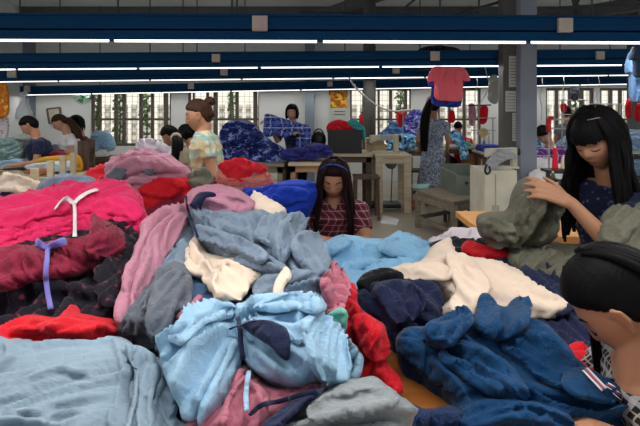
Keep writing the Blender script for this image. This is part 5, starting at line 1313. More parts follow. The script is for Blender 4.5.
# hanging orange and floral clothes, plastic bag
def hung(label, outline, Y, mat, name='hanging_garment', **k): return far(label, outline, Y, mat, name=name, depth=.05, thick=.02, amp=.02, fs=5, theta=85, **k)
hung('orange and yellow printed garment hanging at the upper left edge', [(-4,116),(-4,86),(4,83),(8,92),(9,112),(4,117)], 6.2, fabric('orange_print', srgb(224, 150, 40), srgb(196, 92, 40), 'blotch', scale=14, bump=.2, col3=srgb(240, 200, 70)), seed=210)
hung('pale floral garment hanging below the orange one at the left edge', [(-4,138),(-4,117),(4,116),(8,122),(7,138),(0,140)], 6.3, fabric('pale_floral', srgb(214, 206, 210), srgb(140, 90, 120), 'floral', scale=24), seed=211)
t = thing('plastic_bag', 'translucent white plastic bag hanging by its neck near the left wall corner', 'bag', tuple(P(24, 117, 8.8)))
cc = P(24, 94, 8.8)
b = MB(); R = []
for k in range(12):
    q = k/11; z = cc.z-.02-.42*q; r = .015+.13*math.sin(min(1, q*1.15)*1.5)**1.4
    R.append([Vector((cc.x+math.cos(j/16*6.283)*r*(1+.15*math.sin(j*3+k)), cc.y+math.sin(j/16*6.283)*r*.5, z+.01*math.sin(j*2))) for j in range(16)])
b.rings(R).build('bag', plain('white_plastic', srgb(214, 220, 222), .3, bump=.2), t, smooth=True)
b = MB()
for a in (0, 1.3, 2.5, 3.8, 5.0): b.ball(cc+Vector((math.cos(a)*.05, 0, math.sin(a)*.03)), (.045, .02, .018), 2)
b.build('knot', plain('white_plastic', srgb(214, 220, 222)), t, smooth=True)
MB().tube([cc, (cc.x, cc.y, 3.41)], .003, 5).build('string', M_blk, t)
# dark shelf-stand and pale blue bundle
t = thing('dark_stand', 'dark wooden slatted stand right of the woman in the white T-shirt', 'stand', tuple(P(86, 190, 5.9)))
for px, Yq in ((81,5.6),(86,5.6),(92,5.9)): a = P(px, 140, Yq); MB().box((a.x-.03, Yq-.02, 0), (a.x+.03, Yq+.02, 1.08)).build('post', M_dw, t)
b = MB()
for z in (.45, .62, .79, .96): a = P(81, 0, 5.62); c = P(92, 0, 5.9); b.bar((a.x, 5.62, z), (c.x, 5.9, z), .03, .05)
b.build('slats', M_dw, t)
rtable('side_table', 'small dark table carrying the pale blue bundle below the left window', wx(93,7.0), wx(116,7.0), 6.8, 7.4, .76, M_dw, M_dw, lw=.05)
far('pale blue garment bundle heaped on the small dark table below the left window', [(88,150),(90,138),(94,132),(106,132),(112,138),(115,149),(104,152)], 7.05, c_lblue, seed=215, depth=.3)
far('bright white and blue scrap at the foot of the dark stand', [(95,156.5),(97,151),(106,151),(109,156.5)], 6.9, c_white, seed=216, amp=.01, name='cloth_scrap', cat='cloth')

# navy-shirt woman, white T-shirt woman, dark plaid woman
def hair_short(o, H, hm):
    b = cap_hair(H, front=.42, side=.0, grow=1.16, back=-.6); b.build('hair', hm, o, smooth=True)
def hair_tail(pts, rad=.035, tie=None):
    def f(o, H, hm):
        b = cap_hair(H, front=.50, side=.10, grow=1.13, back=-.55); ponytail(b, H, None, pts, rad); ho = b.build('hair', hm, o, smooth=True)
        if tie: MB().tube([Vector(pts[0])+Vector((math.cos(a)*rad*.8, 0, math.sin(a)*rad*.8)) for a in [i*.7 for i in range(10)]], rad*.3, 7).build('hair_tie', tie, ho, smooth=True)
    return f
def hair_long(L=.3, front=.5, g=1.13, rad=.018):
    def f(o, H, hm):
        b = cap_hair(H, front=front, side=.0, grow=g, back=-.8); locks_hang(b, H, L, 60, 300, 26, rad=rad, seed=31, wave=.006, grow=g); b.build('hair', hm, o, smooth=True)
    return f
Yq = 5.75
H1 = Head(P(29.5, 126, Yq), (-.80, -.30, -.48), (-.35, 0, 1), .98)
n1 = P(36.5, 139, Yq); c1 = P(41, 156, Yq); p1 = P(44, 180, Yq+.05); p1.z = .56
person('seated woman with short dark hair and navy short-sleeved shirt leaning over the left work table', H1, n1, c1, p1, (.25, 1, 0),
   [(P(39, 145, Yq-.16), P(36, 163, Yq-.24), P(16, 165, Yq-.32), (-1, -.1, -.05), (0, -.2, 1), .4, 1), (P(35, 144, Yq+.16), P(30, 162, Yq+.15), P(14, 164, Yq+.05), (-1, -.1, -.05), (0, -.2, 1), .4, -1)],
   legs=seated_legs(p1, (-1, .1)), tone=(.46, .22, .13), vox=.009, shirt=c_navy, sleeve=.55, pants=c_black, hair=H_black, hairfn=hair_short, seed=31)
stool('stool of the woman in the navy shirt', p1.x, p1.y, .5)
Yq = 6.5
H2 = Head(P(60.5, 123, Yq), (-.74, -.35, -.55), (-.35, 0, 1), 1.0)
n2 = P(67.5, 135, Yq); c2 = P(71, 150, Yq); p2 = P(72, 170, Yq+.05); p2.z = .58
person('seated woman in a white T-shirt with brown ponytail, seen from the side at left', H2, n2, c2, p2, (.2, 1, 0),
   [(P(71, 140, Yq-.16), P(71, 154, Yq-.22), P(59, 150, Yq-.34), (-.9, -.1, .2), (0, -.2, 1), .6, 1), (P(66, 139, Yq+.16), P(60, 152, Yq+.1), P(54, 148, Yq+.0), (-.9, -.1, .2), (0, -.2, 1), .6, -1)],
   legs=seated_legs(p2, (-1, .1)), tone=(.50, .27, .17), vox=.009, shirt=c_white, sleeve=.5, pants=c_denim, hair=H_brown, hairfn=hair_tail([P(67, 119, Yq), P(72, 124, Yq-.02), P(76, 130, Yq-.05), P(79, 138, Yq-.08)], .05), seed=33)
stool('stool of the woman in the white T-shirt', p2.x, p2.y, .5)
far('small grey garment in the hands of the woman in the white T-shirt', [(47,152),(50,145),(57,145),(60,152),(54,156)], 6.05, c_slate, seed=217, amp=.01, thick=.03, depth=.05)
Yq = 7.0
H3 = Head(P(77, 124, Yq), (-.70, .30, -.45), (-.3, 0, 1), 1.0)
n3 = P(81, 137, Yq); c3 = P(83, 150, Yq); p3 = P(84, 168, Yq); p3.z = .56
person('seated woman with long black hair and dark maroon plaid shirt behind the one in white', H3, n3, c3, p3, (.2, 1, 0),
   [(P(84, 142, Yq-.16), P(86, 156, Yq-.2), P(76, 158, Yq-.25), (-.9, 0, 0), (0, -.2, 1), .5, 1), (P(80, 141, Yq+.16), P(76, 153, Yq+.2), P(68, 154, Yq+.1), (-.9, 0, 0), (0, -.2, 1), .5, -1)],
   legs=seated_legs(p3, (-1, 0)), tone=(.48, .25, .15), vox=.01, shirt=fabric('dark_maroon_plaid', srgb(60, 34, 44), srgb(110, 60, 74), 'plaid', scale=12), sleeve=.6, pants=c_black, hair=H_black, hairfn=hair_long(.16), seed=35)
stool('stool of the woman in dark maroon plaid', p3.x, p3.y, .48)
# two women beyond the mauve pile
Yq = 5.2
H4 = Head(P(170.5, 136, Yq), (-.74, .20, -.55), (-.3, 0, 1), .98)
n4 = P(179, 149, Yq); c4 = P(183, 164, Yq); p4 = P(185, 190, Yq); p4.z = .5
M_scr = F('cream_scrunchie', (214, 196, 170))
person('seated woman with a black ponytail in a pale scrunchie, beside the bun-haired woman', H4, n4, c4, p4, (.2, 1, 0),
   [(P(182, 155, Yq-.16), P(184, 174, Yq-.2), P(170, 178, Yq-.2), (-.9, 0, 0), (0, -.2, 1), .5, 1), (P(177, 154, Yq+.16), P(172, 172, Yq+.2), P(160, 175, Yq+.1), (-.9, 0, 0), (0, -.2, 1), .5, -1)],
   legs=seated_legs(p4, (-1, 0)), tone=(.38, .19, .12), vox=.009, shirt=F('beige_cotton', (168, 156, 132)), sleeve=.5, pants=c_denim, hair=H_black, hairfn=hair_tail([P(176, 138, Yq-.10), P(177.5, 143, Yq-.16), P(177, 150, Yq-.2), P(177, 161, Yq-.2)], .055, M_scr), seed=37)
stool('stool of the woman with the scrunchie', p4.x, p4.y, .42)
Yq = 5.8
H5 = Head(P(187, 135, Yq), (-.5, .75, -.45), (-.2, 0, 1), 1.0)
n5 = P(191, 147, Yq); c5 = P(193, 160, Yq); p5 = P(194, 180, Yq); p5.z = .5
person('seated woman in a dusty rose top facing away, half hidden behind the bun-haired woman', H5, n5, c5, p5, (.7, .5, 0),
   [(P(183, 151, Yq-.05), P(180, 164, Yq-.05), P(180, 168, Yq+.2), (0, 1, 0), (0, 0, 1), .5, -1), (P(199, 151, Yq+.05), P(201, 164, Yq+.1), P(196, 168, Yq+.3), (0, 1, 0), (0, 0, 1), .5, 1)],
   legs=seated_legs(p5, (-.3, 1)), tone=(.45, .23, .14), vox=.01, shirt=c_mauve2, sleeve=.5, pants=c_black, hair=H_black, hairfn=hair_long(.06), seed=39)
stool('stool of the woman in the dusty rose top', p5.x, p5.y, .42)

# tie-dye heaps and tables in the middle
M_ob = wood('orange_brown_table_wood', srgb(150, 110, 74), srgb(176, 136, 96), 2.5, .5)
rtable('work_table', 'pale-topped table under the big blue tie-dye heap', wx(216,6.5), wx(286,6.5), 6.2, 6.95, .76, M_gw, M_gw)
rtable('work_table', 'orange-brown legged table in front of the woman holding blue plaid cloth', wx(289,6.4), wx(333,6.4), 6.2, 6.9, .77, M_tw, M_ob)
far('big dark blue and white tie-dye garment heap right of the bun-haired woman', [(215,160),(218,140),(222,128),(230,121),(244,122),(256,124),(262,132),(270,139),(282,146),(292,152),(292,160),(270,163),(240,164),(222,164)], 6.45, c_tie, name='garment_heap', cat='garments', depth=.4, thick=.09, amp=.08, fs=4, seed=221, lean=.25)
far('dark blue garments lying flat on the orange-brown legged table', [(280,158),(284,150),(298,148),(312,146),(326,144),(332,150),(330,157),(306,160),(288,161)], 6.35, fabric('indigo_print', srgb(26, 30, 84), srgb(50, 54, 140), 'blotch', scale=10, bump=.5, col3=srgb(40, 40, 90)), name='garment_heap', cat='garments', depth=.3, seed=222, thick=.05, amp=.04)
Yq = 7.15
H6 = Head(P(292, 113, Yq), (-.10, -.95, -.16), (0, 0, 1), 1.0)
n6 = P(293, 123.5, Yq+.02); c6 = P(295, 140, Yq+.03); p6 = P(296, 162, Yq+.05)
def hair_bob(o, H, hm):
    b = cap_hair(H, front=.60, side=-.1, grow=1.14, back=-.9, part=-.1); locks_hang(b, H, .09, 62, 298, 26, rad=.018, seed=41, wave=.004, inward=.02, grow=1.14); b.build('hair', hm, o, smooth=True)
person('standing woman with a black bob holding up blue plaid cloth in both hands', H6, n6, c6, p6, (1, .1, 0),
   [(P(282, 129, Yq), P(277, 141, Yq-.15), P(270, 125, Yq-.35), (-.6, -.5, .4), (0, -.4, .8), .6, -1), (P(305, 130, Yq), P(309, 142, Yq-.12), P(303, 134, Yq-.38), (-.7, -.5, .3), (0, -.4, .8), .6, 1)],
   legs=standing_legs(p6, (0, -1)), tone=(.56, .33, .22), vox=.009, shirt=fabric('dark_blue_plaid', srgb(34, 36, 66), srgb(70, 80, 130), 'plaid', scale=10), sleeve=.9, pants=c_black, hair=H_black, hairfn=hair_bob, seed=43)
pl_blue = fabric('blue_plaid_cloth', srgb(40, 58, 140), srgb(96, 120, 190), 'plaid', scale=7, bump=.3, col3=srgb(190, 200, 220))
far('blue and white plaid garment held up by the woman with the black bob', [(264,134),(264,118),(267,114),(280,117),(294,121),(304,124),(311,128),(310,137),(306,143),(300,134),(284,138),(276,133),(270,137)], 6.72, pl_blue, depth=.03, thick=.03, amp=.03, seed=223, theta=-15)
hung('blue garment piece drooping from the right hand side of the held plaid cloth', [(296,148),(298,132),(304,124),(310,128),(311,140),(309,150),(302,152)], 6.8, pl_blue, seed=224, name='garment')
# black bin, red and teal cloth, bag
rtable('long_table', 'long pale table carrying the black bin, left of the sewing machines', wx(322,7.0), wx(372,7.0), 6.85, 7.6, .82, M_tw, M_dw)
t = thing('black_bin', 'black rectangular bin heaped with red and teal cloth on the long pale table', 'bin', tuple(P(345, 152, 7.1)))
a = P(328, 151, 6.95); c = P(362, 130, 6.95); z0, z1 = .82, c.z
b = MB(); x0, x1, y0, y1, w = a.x, c.x, 6.95, 7.4, .02
b.box((x0, y0, z0), (x1, y0+w, z1)).box((x0, y1-w, z0), (x1, y1, z1)).box((x0, y0+w, z0), (x0+w, y1-w, z1)).box((x1-w, y0+w, z0), (x1, y1-w, z1)).box((x0+w, y0+w, z0), (x1-w, y1-w, z0+w)); b.build('bin_body', M_blk, t)
MB().box((x0-.015, y0-.015, z1-.03), (x1+.015, y0+.002, z1)).build('rim', M_blk, t)
far('bright coral red cloth heap spilling over the black bin', [(327,130),(329,123),(336,120),(346,121),(352,125),(352,131),(340,132)], 7.02, c_coral, depth=.3, seed=226, thick=.05, name='cloth_heap', cat='cloth')
far('teal cloth at the right corner of the black bin', [(350,128),(348,121),(355,120),(362,125),(366,132),(364,140),(360,132)], 7.0, F('teal_cotton', (60, 160, 160)), depth=.12, seed=227, amp=.02, thick=.03, name='cloth_heap', cat='cloth')
t = thing('shoulder_bag', 'black rounded bag leaning left of the black bin', 'bag', tuple(P(318, 148, 7.2)))
MB().ball(P(318.5, 140, 7.15), (.11, .09, .135), 3).build('bag_body', M_blk, t, smooth=True)
cc = P(318.5, 133, 7.1); MB().tube(smooth_vec([cc+Vector((-.07,0,0)), cc+Vector((-.03,0,.05)), cc+Vector((.03,0,.05)), cc+Vector((.07,0,0))]), .01, 8).build('handle', M_blk, t, smooth=True)

# sewing machines on benches
def sewing_machine(label, x, y, z, sc=1.0, mat=None, flip=1, group='sewing machines on the workshop tables', rz=0):
    mat = mat or M_mach; t = thing('sewing_machine', label, 'sewing machine', (0, 0, 0), group)
    MB().box((-.24, -.09, 0), (.24, .09, .03)).build('bed', mat, t, bevel=.006)
    b = MB().rings([[Vector((px_, y_, z_)) for (y_, z_) in ((-.05*k, .03+c0), (.05*k, .03+c0), (.05*k, .03+c1), (-.05*k, .03+c1))] for px_, k, c0, c1 in ((.15, 1, 0, .27), (.23, 1, 0, .27))])
    b.build('pillar', mat, t, bevel=.012)
    MB().rings([[Vector((px_, y_, z_)) for (y_, z_) in ((-.045*k, c0), (.045*k, c0), (.045*k, c1), (-.045*k, c1))] for px_, k, c0, c1 in ((.23, 1, .20, .30), (.05, .9, .205, .295), (-.12, .9, .20, .29), (-.2, .95, .16, .29), (-.235, .8, .165, .28))]).build('arm', mat, t, bevel=.01)
    MB().tube([(-.19, 0, .17), (-.19, 0, .045)], .008, 8).build('needle_bar', M_met, t)
    MB().tube([(.235, 0, .24), (.27, 0, .24)], .055, 20).build('hand_wheel', M_blk, t, smooth=False)
    MB().box((-.05, -.05, .215), (.13, -.046, .285)).build('face_plate', M_met, t)
    t.location = (x, y, z); t.rotation_euler = (0, 0, rz); t.scale = (sc*flip, sc, sc)
    return t
rtable('sewing_table', 'sewing table with one thick pale leg, in the middle behind the seated woman', wx(372,7.3), wx(411,7.0), 6.9, 7.5, .80, M_tw, M_tw, lw=.10)
rtable('sewing_table', 'darker sewing table left of the woman in the patterned dress', wx(404,8.3), wx(442,8.3), 8.0, 8.7, .80, M_tw, M_gw, lw=.07)
sewing_machine('beige sewing machine on the table right of the black bin', wx(384,7.2), 7.2, .80, .9)
t = thing('beige_box', 'stacked beige cardboard boxes behind the middle sewing machine', 'box', tuple(P(376, 150, 7.4)))
a = P(366, 146, 7.45)
for k, (w_, h_) in enumerate(((.30, .09), (.27, .09))): MB().box((a.x, 7.4, .82+k*.095), (a.x+w_, 7.6, .82+k*.095+h_)).build('box_layer', plain('card_beige', srgb(190, 172, 140), .8), t, bevel=.004)
stool('brown stool below the middle sewing table', wx(366,6.6), 6.6, .56, M_dw, .34)
stool('dark stool under the sewing table near the dress woman', wx(420,7.6), 7.75, .5, M_dw, .34)
def treadle(x, y, label):
    t = thing('treadle', label, 'pedal', (x, y, 0)); MB().box((x-.22, y-.15, .06), (x+.22, y+.15, .09)).build('pedal_plate', M_steel, t); MB().tube([(x-.24, y, .03), (x+.24, y, .03)], .02, 8).build('axle', M_steel, t)
    MB().tube([(x+.1, y, .08), (x+.12, y, .6)], .008, 6).build('pedal_rod', M_steel, t); MB().ball((x+.1, y-.02, .66), (.09, .13, .09), 2).build('motor', M_gg, t, smooth=True)
treadle(wx(384,7.2), 7.2, 'treadle and motor under the middle sewing table'); treadle(wx(424,8.3), 8.35, 'treadle and motor under the table left of the patterned dress')
far('light blue garment heap on the table right of the thin column', [(376,137),(382,131),(388,126),(396,121),(402,124),(402,134),(392,138)], 8.05, F('cornflower_cotton', (88, 134, 186)), depth=.3, seed=231)
far('dark blue cloth tucked under the light blue heap', [(386,143),(388,136),(396,134),(402,137),(396,144)], 7.95, c_blue, depth=.2, seed=232, amp=.02)
far('turquoise and white tie-dye garment heap near the patterned dress', [(384,151),(390,140),(398,135),(410,134),(418,138),(418,148),(408,152),(396,153)], 7.9, c_tieL, depth=.3, seed=233, name='garment_heap', cat='garments')
far('violet blue tie-dye garment heap left of the long ponytail', [(404,137),(404,122),(408,114),(416,110),(424,113),(426,130),(420,138)], 8.2, fabric('violet_tie_dye', srgb(60, 60, 160), srgb(120, 120, 210), 'blotch', scale=13, bump=.5, col3=srgb(220, 220, 236)), depth=.3, seed=234, name='garment_heap', cat='garments')
hung('small red cloth hanging above the light blue heap', [(398,124),(397,114),(400,111),(405,113),(404,122),(401,128)], 7.5, c_coral, seed=235, name='hanging_cloth')
t = thing('thread_stand', 'thin metal thread stand in front of the turquoise tie-dye heap', 'stand', tuple(P(403, 160, 7.5)))
a = P(403, 0, 7.45); MB().tube([(a.x, 7.45, .8), (a.x, 7.45, 1.42)], .008, 6).build('pole', M_met, t); MB().tube([(a.x-.35, 7.45, 1.40), (a.x+.12, 7.45, 1.40)], .006, 6).build('crossbar', M_met, t)
# fire extinguisher
t = thing('fire_extinguisher', 'red fire extinguisher beside the thin round column', 'fire extinguisher', tuple(P(361.5, 126, 9.94)))
a = P(361.5, 0, 9.94); MB().lathe((a.x, 9.94, 0), [(0.001, wz(126)), (.05, wz(126)+.005), (.052, wz(116)), (.03, wz(114.4)), (.012, wz(114)), (.012, wz(113))], 16).build('cylinder', M_redp, t, smooth=True)
MB().bar((a.x-.03, 9.94, wz(112.5)), (a.x+.05, 9.94, wz(112)), .02).build('handle', M_blk, t); MB().tube(smooth_vec([Vector((a.x, 9.93, wz(113.4))), Vector((a.x+.08, 9.92, wz(116))), Vector((a.x+.06, 9.92, wz(122)))]), .008, 6).build('hose', M_blk, t, smooth=True)

# woman in the patterned dress
Yq = 7.3
dress = fabric('blue_grey_speckled_dress', srgb(84, 96, 122), srgb(150, 160, 178), 'blotch', scale=42, bump=.2, col3=srgb(170, 176, 190))
H7 = Head(P(434.5, 107.5, Yq), (.45, .85, -.15), (0, 0, 1), 1.0)
n7 = P(434, 119, Yq); c7 = P(433, 136, Yq); p7 = P(433, 160, Yq)
person('standing woman in a blue-grey patterned dress seen from behind, black ponytail to her waist', H7, n7, c7, p7, (.92, -.4, 0),
   [(P(422, 124, Yq+.05), P(418, 141, Yq+.0), P(420, 150, Yq+.22), (.1, .9, -.2), (0, 0, 1), .5, -1), (P(445, 125, Yq-.05), P(448, 142, Yq-.05), P(447, 151, Yq+.12), (-.1, .9, -.2), (0, 0, 1), .5, 1)],
   legs=standing_legs(p7, (.4, .9), .03), tone=(.40, .2, .12), vox=.009, shirt=dress, sleeve=.5, skirt=(P(433, 152, Yq), P(431, 186, Yq), .15, .20, dress), hair=H_black,
   hairfn=hair_tail([P(431, 101, Yq-.1), P(427, 112, Yq-.19), P(425, 124, Yq-.20), P(424.5, 136, Yq-.20), P(424.5, 151, Yq-.19)], .066, plain('pink_hair_tie', srgb(200, 130, 160), bump=0)), seed=45)
# pink shirt and blue one hung from the trough
def hang_shirt(label, x0, x1, y0, y1, sl, Y, mat, group=None, seed=1):
    cx = (x0+x1)/2
    ol = [(x0+sl,y0),(cx-3,y0-.2),(cx+3,y0-.2),(x1-sl,y0),(x1,y0+(y1-y0)*.30),(x1-1,y0+(y1-y0)*.42),(x1-sl-.5,y0+(y1-y0)*.40),(x1-sl-1,y1-2),(cx,y1),(x0+sl+1,y1-3),(x0+sl,y0+(y1-y0)*.44),(x0+1,y0+(y1-y0)*.44),(x0,y0+(y1-y0)*.30)]
    return garment('hanging_shirt', label, 'shirt', [(a, b_, Y) for a, b_ in ol], mat, fixY=True, thick=.03, amp=.014, fs=6, theta=88, seed=seed, step=1, edge=3, skirt=.05, heap=False, wob=.5, group=group)
hang_shirt('coral pink short-sleeved shirt hanging from the second light trough', 427, 470, 67, 101, 7, 5.18, F('coral_pink_jersey', (255, 118, 130), var=.04), seed=241)
hang_shirt('blue patterned shirt hanging behind the coral pink one', 428, 465, 70, 107, 3, 5.32, fabric('royal_tie', srgb(24, 44, 130), srgb(40, 70, 170), 'blotch', scale=14), seed=242)
hang_shirt('dark bluish garment hanging at the right edge from the nearest light trough', 630, 656, 46, 78, 4, 3.1, F('dark_slate_blue', (44, 62, 84)), seed=243)
hang_shirt('pale denim-blue garment hanging at the right edge below the dark one', 626, 656, 52, 102, 4, 3.3, F('pale_denim', (104, 142, 190)), seed=244)
hung('whitish bundle of cloth strips hanging left of the broad column', [(487,98),(489,80),(491,75),(497,75),(500,88),(498,102),(492,104)], 7.45, F('off_white', (170, 172, 166)), seed=245, name='cloth_bundle')
hung('mauve cloth hanging at the back left of the red ones', [(470,124),(469,106),(474,104),(476,112),(475,125)], 9.2, c_mauve, seed=246, name='hanging_cloth')
hung('bright red cloth hanging from a short rack at the back, left of the broad column', [(480,123),(480,108),(484,105),(488,108),(487,122)], 9.1, c_red, seed=247, name='hanging_cloth')
hung('narrow red cloth hanging below the coral pink shirt', [(449,122),(449,112),(454,111),(455,121)], 9.1, c_red, seed=248, name='hanging_cloth')
b = MB(); t = thing('clothes_rack', 'thin metal rack holding red and mauve cloths at the back', 'rack', tuple(P(478, 150, 9.2)))
a = P(478.5, 106, 9.15); MB().tube([(a.x, 9.15, 0), (a.x, 9.15, a.z)], .012, 6).build('pole', M_met, t); MB().tube([P(468, 105.5, 9.15), P(491, 105, 9.15)], .014, 6).build('crossbar', M_steel, t)
hung('dark maroon and black garments slung over the second light trough above the coral pink shirt', [(414,68),(416,52),(428,46),(448,46),(462,51),(462,66),(440,69)], 5.42, F('black_maroon', (46, 24, 30)), seed=249)
# cables
def cable(label, pts, Y, r, mat):
    o = MB().tube(smooth_vec([P(x, y, Y) for x, y in pts], 5), r, 6).build('cable', mat, smooth=True); return tag(o, label, 'cable')
M_wc = plain('white_cable', srgb(214, 214, 210), .5, bump=0)
cable('white cable sagging from the third light trough past the thin column', [(349, 77.5), (356, 88), (366, 97), (378, 106), (392, 111), (413, 109.5)], 7.44, .014, M_wc)
cable('curly grey cable hanging from the third trough left of the broad column', [(485, 66), (487, 76), (490, 84), (487, 92), (482, 100), (479, 106)], 7.4, .009, M_met)
for px_, lb in ((476, 'thin dangling wire left of the curly cable'), (541, 'thin dangling wire just right of the broad column'), (563, 'thin dangling wire above the purple plaid worker'), (598, 'thin dangling wire above the head of the fringed woman')):
    cable(lb, [(px_, 74), (px_+1.5, 84), (px_-1, 96), (px_+1, 108), (px_, 120)], 7.5, .005, M_met)
# back table with small items
rtable('long_table', 'long grey table against the back left of the broad column', wx(440,9.2), wx(498,9.2), 8.85, 9.6, .76, plain('grey_laminate', srgb(150, 150, 146), .5), M_dw)
far('turquoise and white tie-dye garment hanging over the back table edge', [(449,136),(453,130),(461,134),(467,146),(468,158),(462,160),(459,148),(452,142)], 8.75, c_tieL, depth=.06, seed=251, amp=.02)
t = thing('wooden_crate', 'orange-brown wooden box under the long grey table', 'box', tuple(P(473, 168, 8.9)))
MB().box((wx(466,8.95), 8.9, 0.2), (wx(480,8.95), 9.3, .66)).build('box_body', wood('orange_ply', srgb(168, 104, 50), srgb(190, 128, 70)), t); MB().box((wx(465,8.95), 8.88, .66), (wx(481,8.95), 9.32, .69)).build('lid', M_dw, t); MB().box((wx(465.5,8.95), 8.9, 0), (wx(480.5,8.95), 9.3, .2)).build('base', M_dw, t)
def bottle(label, px_, y0, y1, w_, mat, Y=9.1, name='bottle', cat='bottle', zb=.76):
    t = thing(name, label, cat, (wx(px_,Y), Y, zb)); zt = wz(y0, Y); r = w_/FPX*Y/2
    MB().lathe((wx(px_,Y), Y, 0), [(.001, zb), (r, zb+.003), (r, zb+(zt-zb)*.65), (r*.5, zb+(zt-zb)*.82), (r*.5, zt)], 14).build('body', mat, t, smooth=True)
    MB().lathe((wx(px_,Y), Y, 0), [(.001, zt), (r*.6, zt), (r*.6, zt+.025), (.001, zt+.025)], 12).build('cap', M_wc, t); return t
bottle('white bottle on the back table left of the broad column', 489.5, 134, 146, 3.2, plain('white_bottle', srgb(224, 224, 220), .4, bump=0))
bottle('small blue bottle beside the yellow fan on the back table', 484, 140, 146, 3, plain('blue_bottle', srgb(60, 100, 170), .4, bump=0))
bottle('green bowl-like tub on the back table', 468, 141, 146, 6, plain('green_tub', srgb(90, 190, 120), .4, bump=0), name='tub', cat='tub')
t = thing('table_fan', 'round pale yellow hand fan standing on the back table', 'fan', tuple(P(483.5, 146, 9.15))); a = P(483.5, 132.5, 9.15)
MB().tube([a+Vector((0, -.008, 0)), a+Vector((0, .008, 0))], .085, 24).build('fan_disc', plain('pale_yellow', srgb(222, 196, 124), .6, bump=0), t); MB().bar(a+Vector((0,0,-.08)), (a.x, 9.15, .76), .02).build('handle', M_tw, t)
t = thing('blue_tray', 'flat royal blue tray of cloth on the lower shelf left of the broad column', 'tray', tuple(P(489, 150, 8.6)))
MB().box((wx(479,8.5), 8.3, .72), (wx(499,8.5), 8.7, .80)).build('tray_body', plain('royal_tray', srgb(30, 50, 140), .5, bump=0), t, bevel=.005); MB().box((wx(480,8.5), 8.32, .80), (wx(498,8.5), 8.68, .82)).build('cloth_layer', c_royal, t)
rtable('shelf_table', 'low brown shelf table holding the blue tray', wx(477,8.5), wx(501,8.5), 8.25, 8.8, .72, M_tw, M_dw, lw=.05)
Yq = 9.75
H8 = Head(P(458, 127.5, 9.7), (-.2, -.75, -.6), (0, 0, 1), 1.0)
person('small figure of a dark-haired worker in a red top bent behind the turquoise tie-dye cloth', H8, P(460, 137, 9.71), P(461, 149, 9.77), P(461, 166, 9.80), (1, 0, 0),
   [(P(452, 141, 9.75), P(450, 152, 9.65), P(455, 152, 9.50), (.5, -.7, 0), (0, 0, 1), .5, 1), (P(470, 141, 9.75), P(471, 152, 9.65), P(466, 152, 9.50), (-.5, -.7, 0), (0, 0, 1), .5, -1)],
   tone=(.45, .23, .14), vox=.012, shirt=c_coral, sleeve=.5, pants=c_black, legs=seated_legs((P(461,0,8.45).x, 9.7, .5), (0, -1)), hair=H_black, hairfn=hair_short, seed=47)
stool('stool of the worker in the red top', wx(461,9.8), 9.8, .42, M_dw)

# bench, grey-green bin, cream cabinet with machine
t = thing('wooden_bench', 'low worn grey wooden work bench in front of the grey-green bin', 'bench', (1.6, 5.7, 0))
A = P(416, 190, 6.1); B_ = P(454, 202, 5.32); Cc = P(484, 193, 5.6); D = P(447, 184.5, 6.45)
poly = [(A.x, A.y), (B_.x, B_.y), (Cc.x+.02, Cc.y+.1), (D.x+.05, D.y)]
MB().slab(poly, .415, .45).build('bench_top', M_gw, t, bevel=.004)
q = [((p[0]-1.55)*.95+1.55, (p[1]-5.85)*.95+5.85) for p in poly]
for (x, y) in q: MB().box((x-.03, y-.03, 0), (x+.03, y+.03, .415)).build('leg', M_gw, t)
for z, h in ((.37, .08), (.12, .05)):
    for i in range(4): MB().bar((*q[i], z), (*q[(i+1) % 4], z), .025, h).build('rail', M_gw, t)
tag(MB().slab([(A.x-.02, A.y+.25), (A.x+.05, A.y+.1), (D.x-.3, D.y-.25), (D.x-.22, D.y)], .452, .475).build('turquoise_board', plain('turquoise_board', srgb(140, 190, 184), .5)), 'pale turquoise board lying on the far side of the low grey bench', 'board')
t = thing('storage_bin', 'open grey-green metal bin behind the low bench, left of the cream cabinet', 'bin', (1.85, 6.1, 0))
b0 = P(455, 188, 5.75); x0, x1, y0, y1 = wx(455,5.75), wx(490,5.75), 5.72, 6.45; z0, z1, w = .30, wz(175.5,5.75), .02
b = MB().box((x0, y0, z0), (x1, y0+w, z1)).box((x0, y1-w, z0), (x1, y1, z1+.06)).box((x0, y0+w, z0), (x0+w, y1-w, z1+.02)).box((x1-w, y0+w, z0), (x1, y1-w, z1+.02)).box((x0+w, y0+w, z0), (x1-w, y1-w, z0+w))
b.build('bin_body', M_gg, t, bevel=.004)
for x in (x0+.05, x1-.05):
    for y in (y0+.05, y1-.05): MB().box((x-.02, y-.02, 0), (x+.02, y+.02, z0)).build('leg', M_steel, t)
MB().tube([(x0+.12, y0-.003, z1-.08), (x0+.12, y0-.02, z1-.08)], .02, 10).build('bolt', M_steel, t)
t = thing('storage_cabinet', 'cream metal cabinet under the sewing machine, in front of the broad column', 'cabinet', (1.7, 4.7, 0))
x0, x1, y0 = wx(482,4.55), wx(515,4.55), 4.5; zt = wz(170.5, 4.5)
MB().box((x0, y0, .05), (x1, y0+.42, zt)).build('cabinet_body', M_cab, t, bevel=.006)
xm = wx(495,4.5)
for (xa, xb) in ((x0+.005, xm-.004), (xm+.004, x1-.005)):
    dr = MB().box((xa, y0-.014, .08), (xb, y0-.001, zt-.03)).build('door', M_cab, t, bevel=.003); hx = xm-.02 if xa < xm-.01 else xm+.02
    MB().bar((hx, y0-.02, .5), (hx, y0-.02, .58), .012).build('handle', M_met, dr)
MB().box((x0+.01, y0+.01, 0), (x1-.01, y0+.4, .05)).build('plinth', M_steel, t)
sewing_machine('cream sewing machine on top of the cream cabinet before the broad column', wx(503,4.62), 4.68, zt, .64, M_cab, group=None)
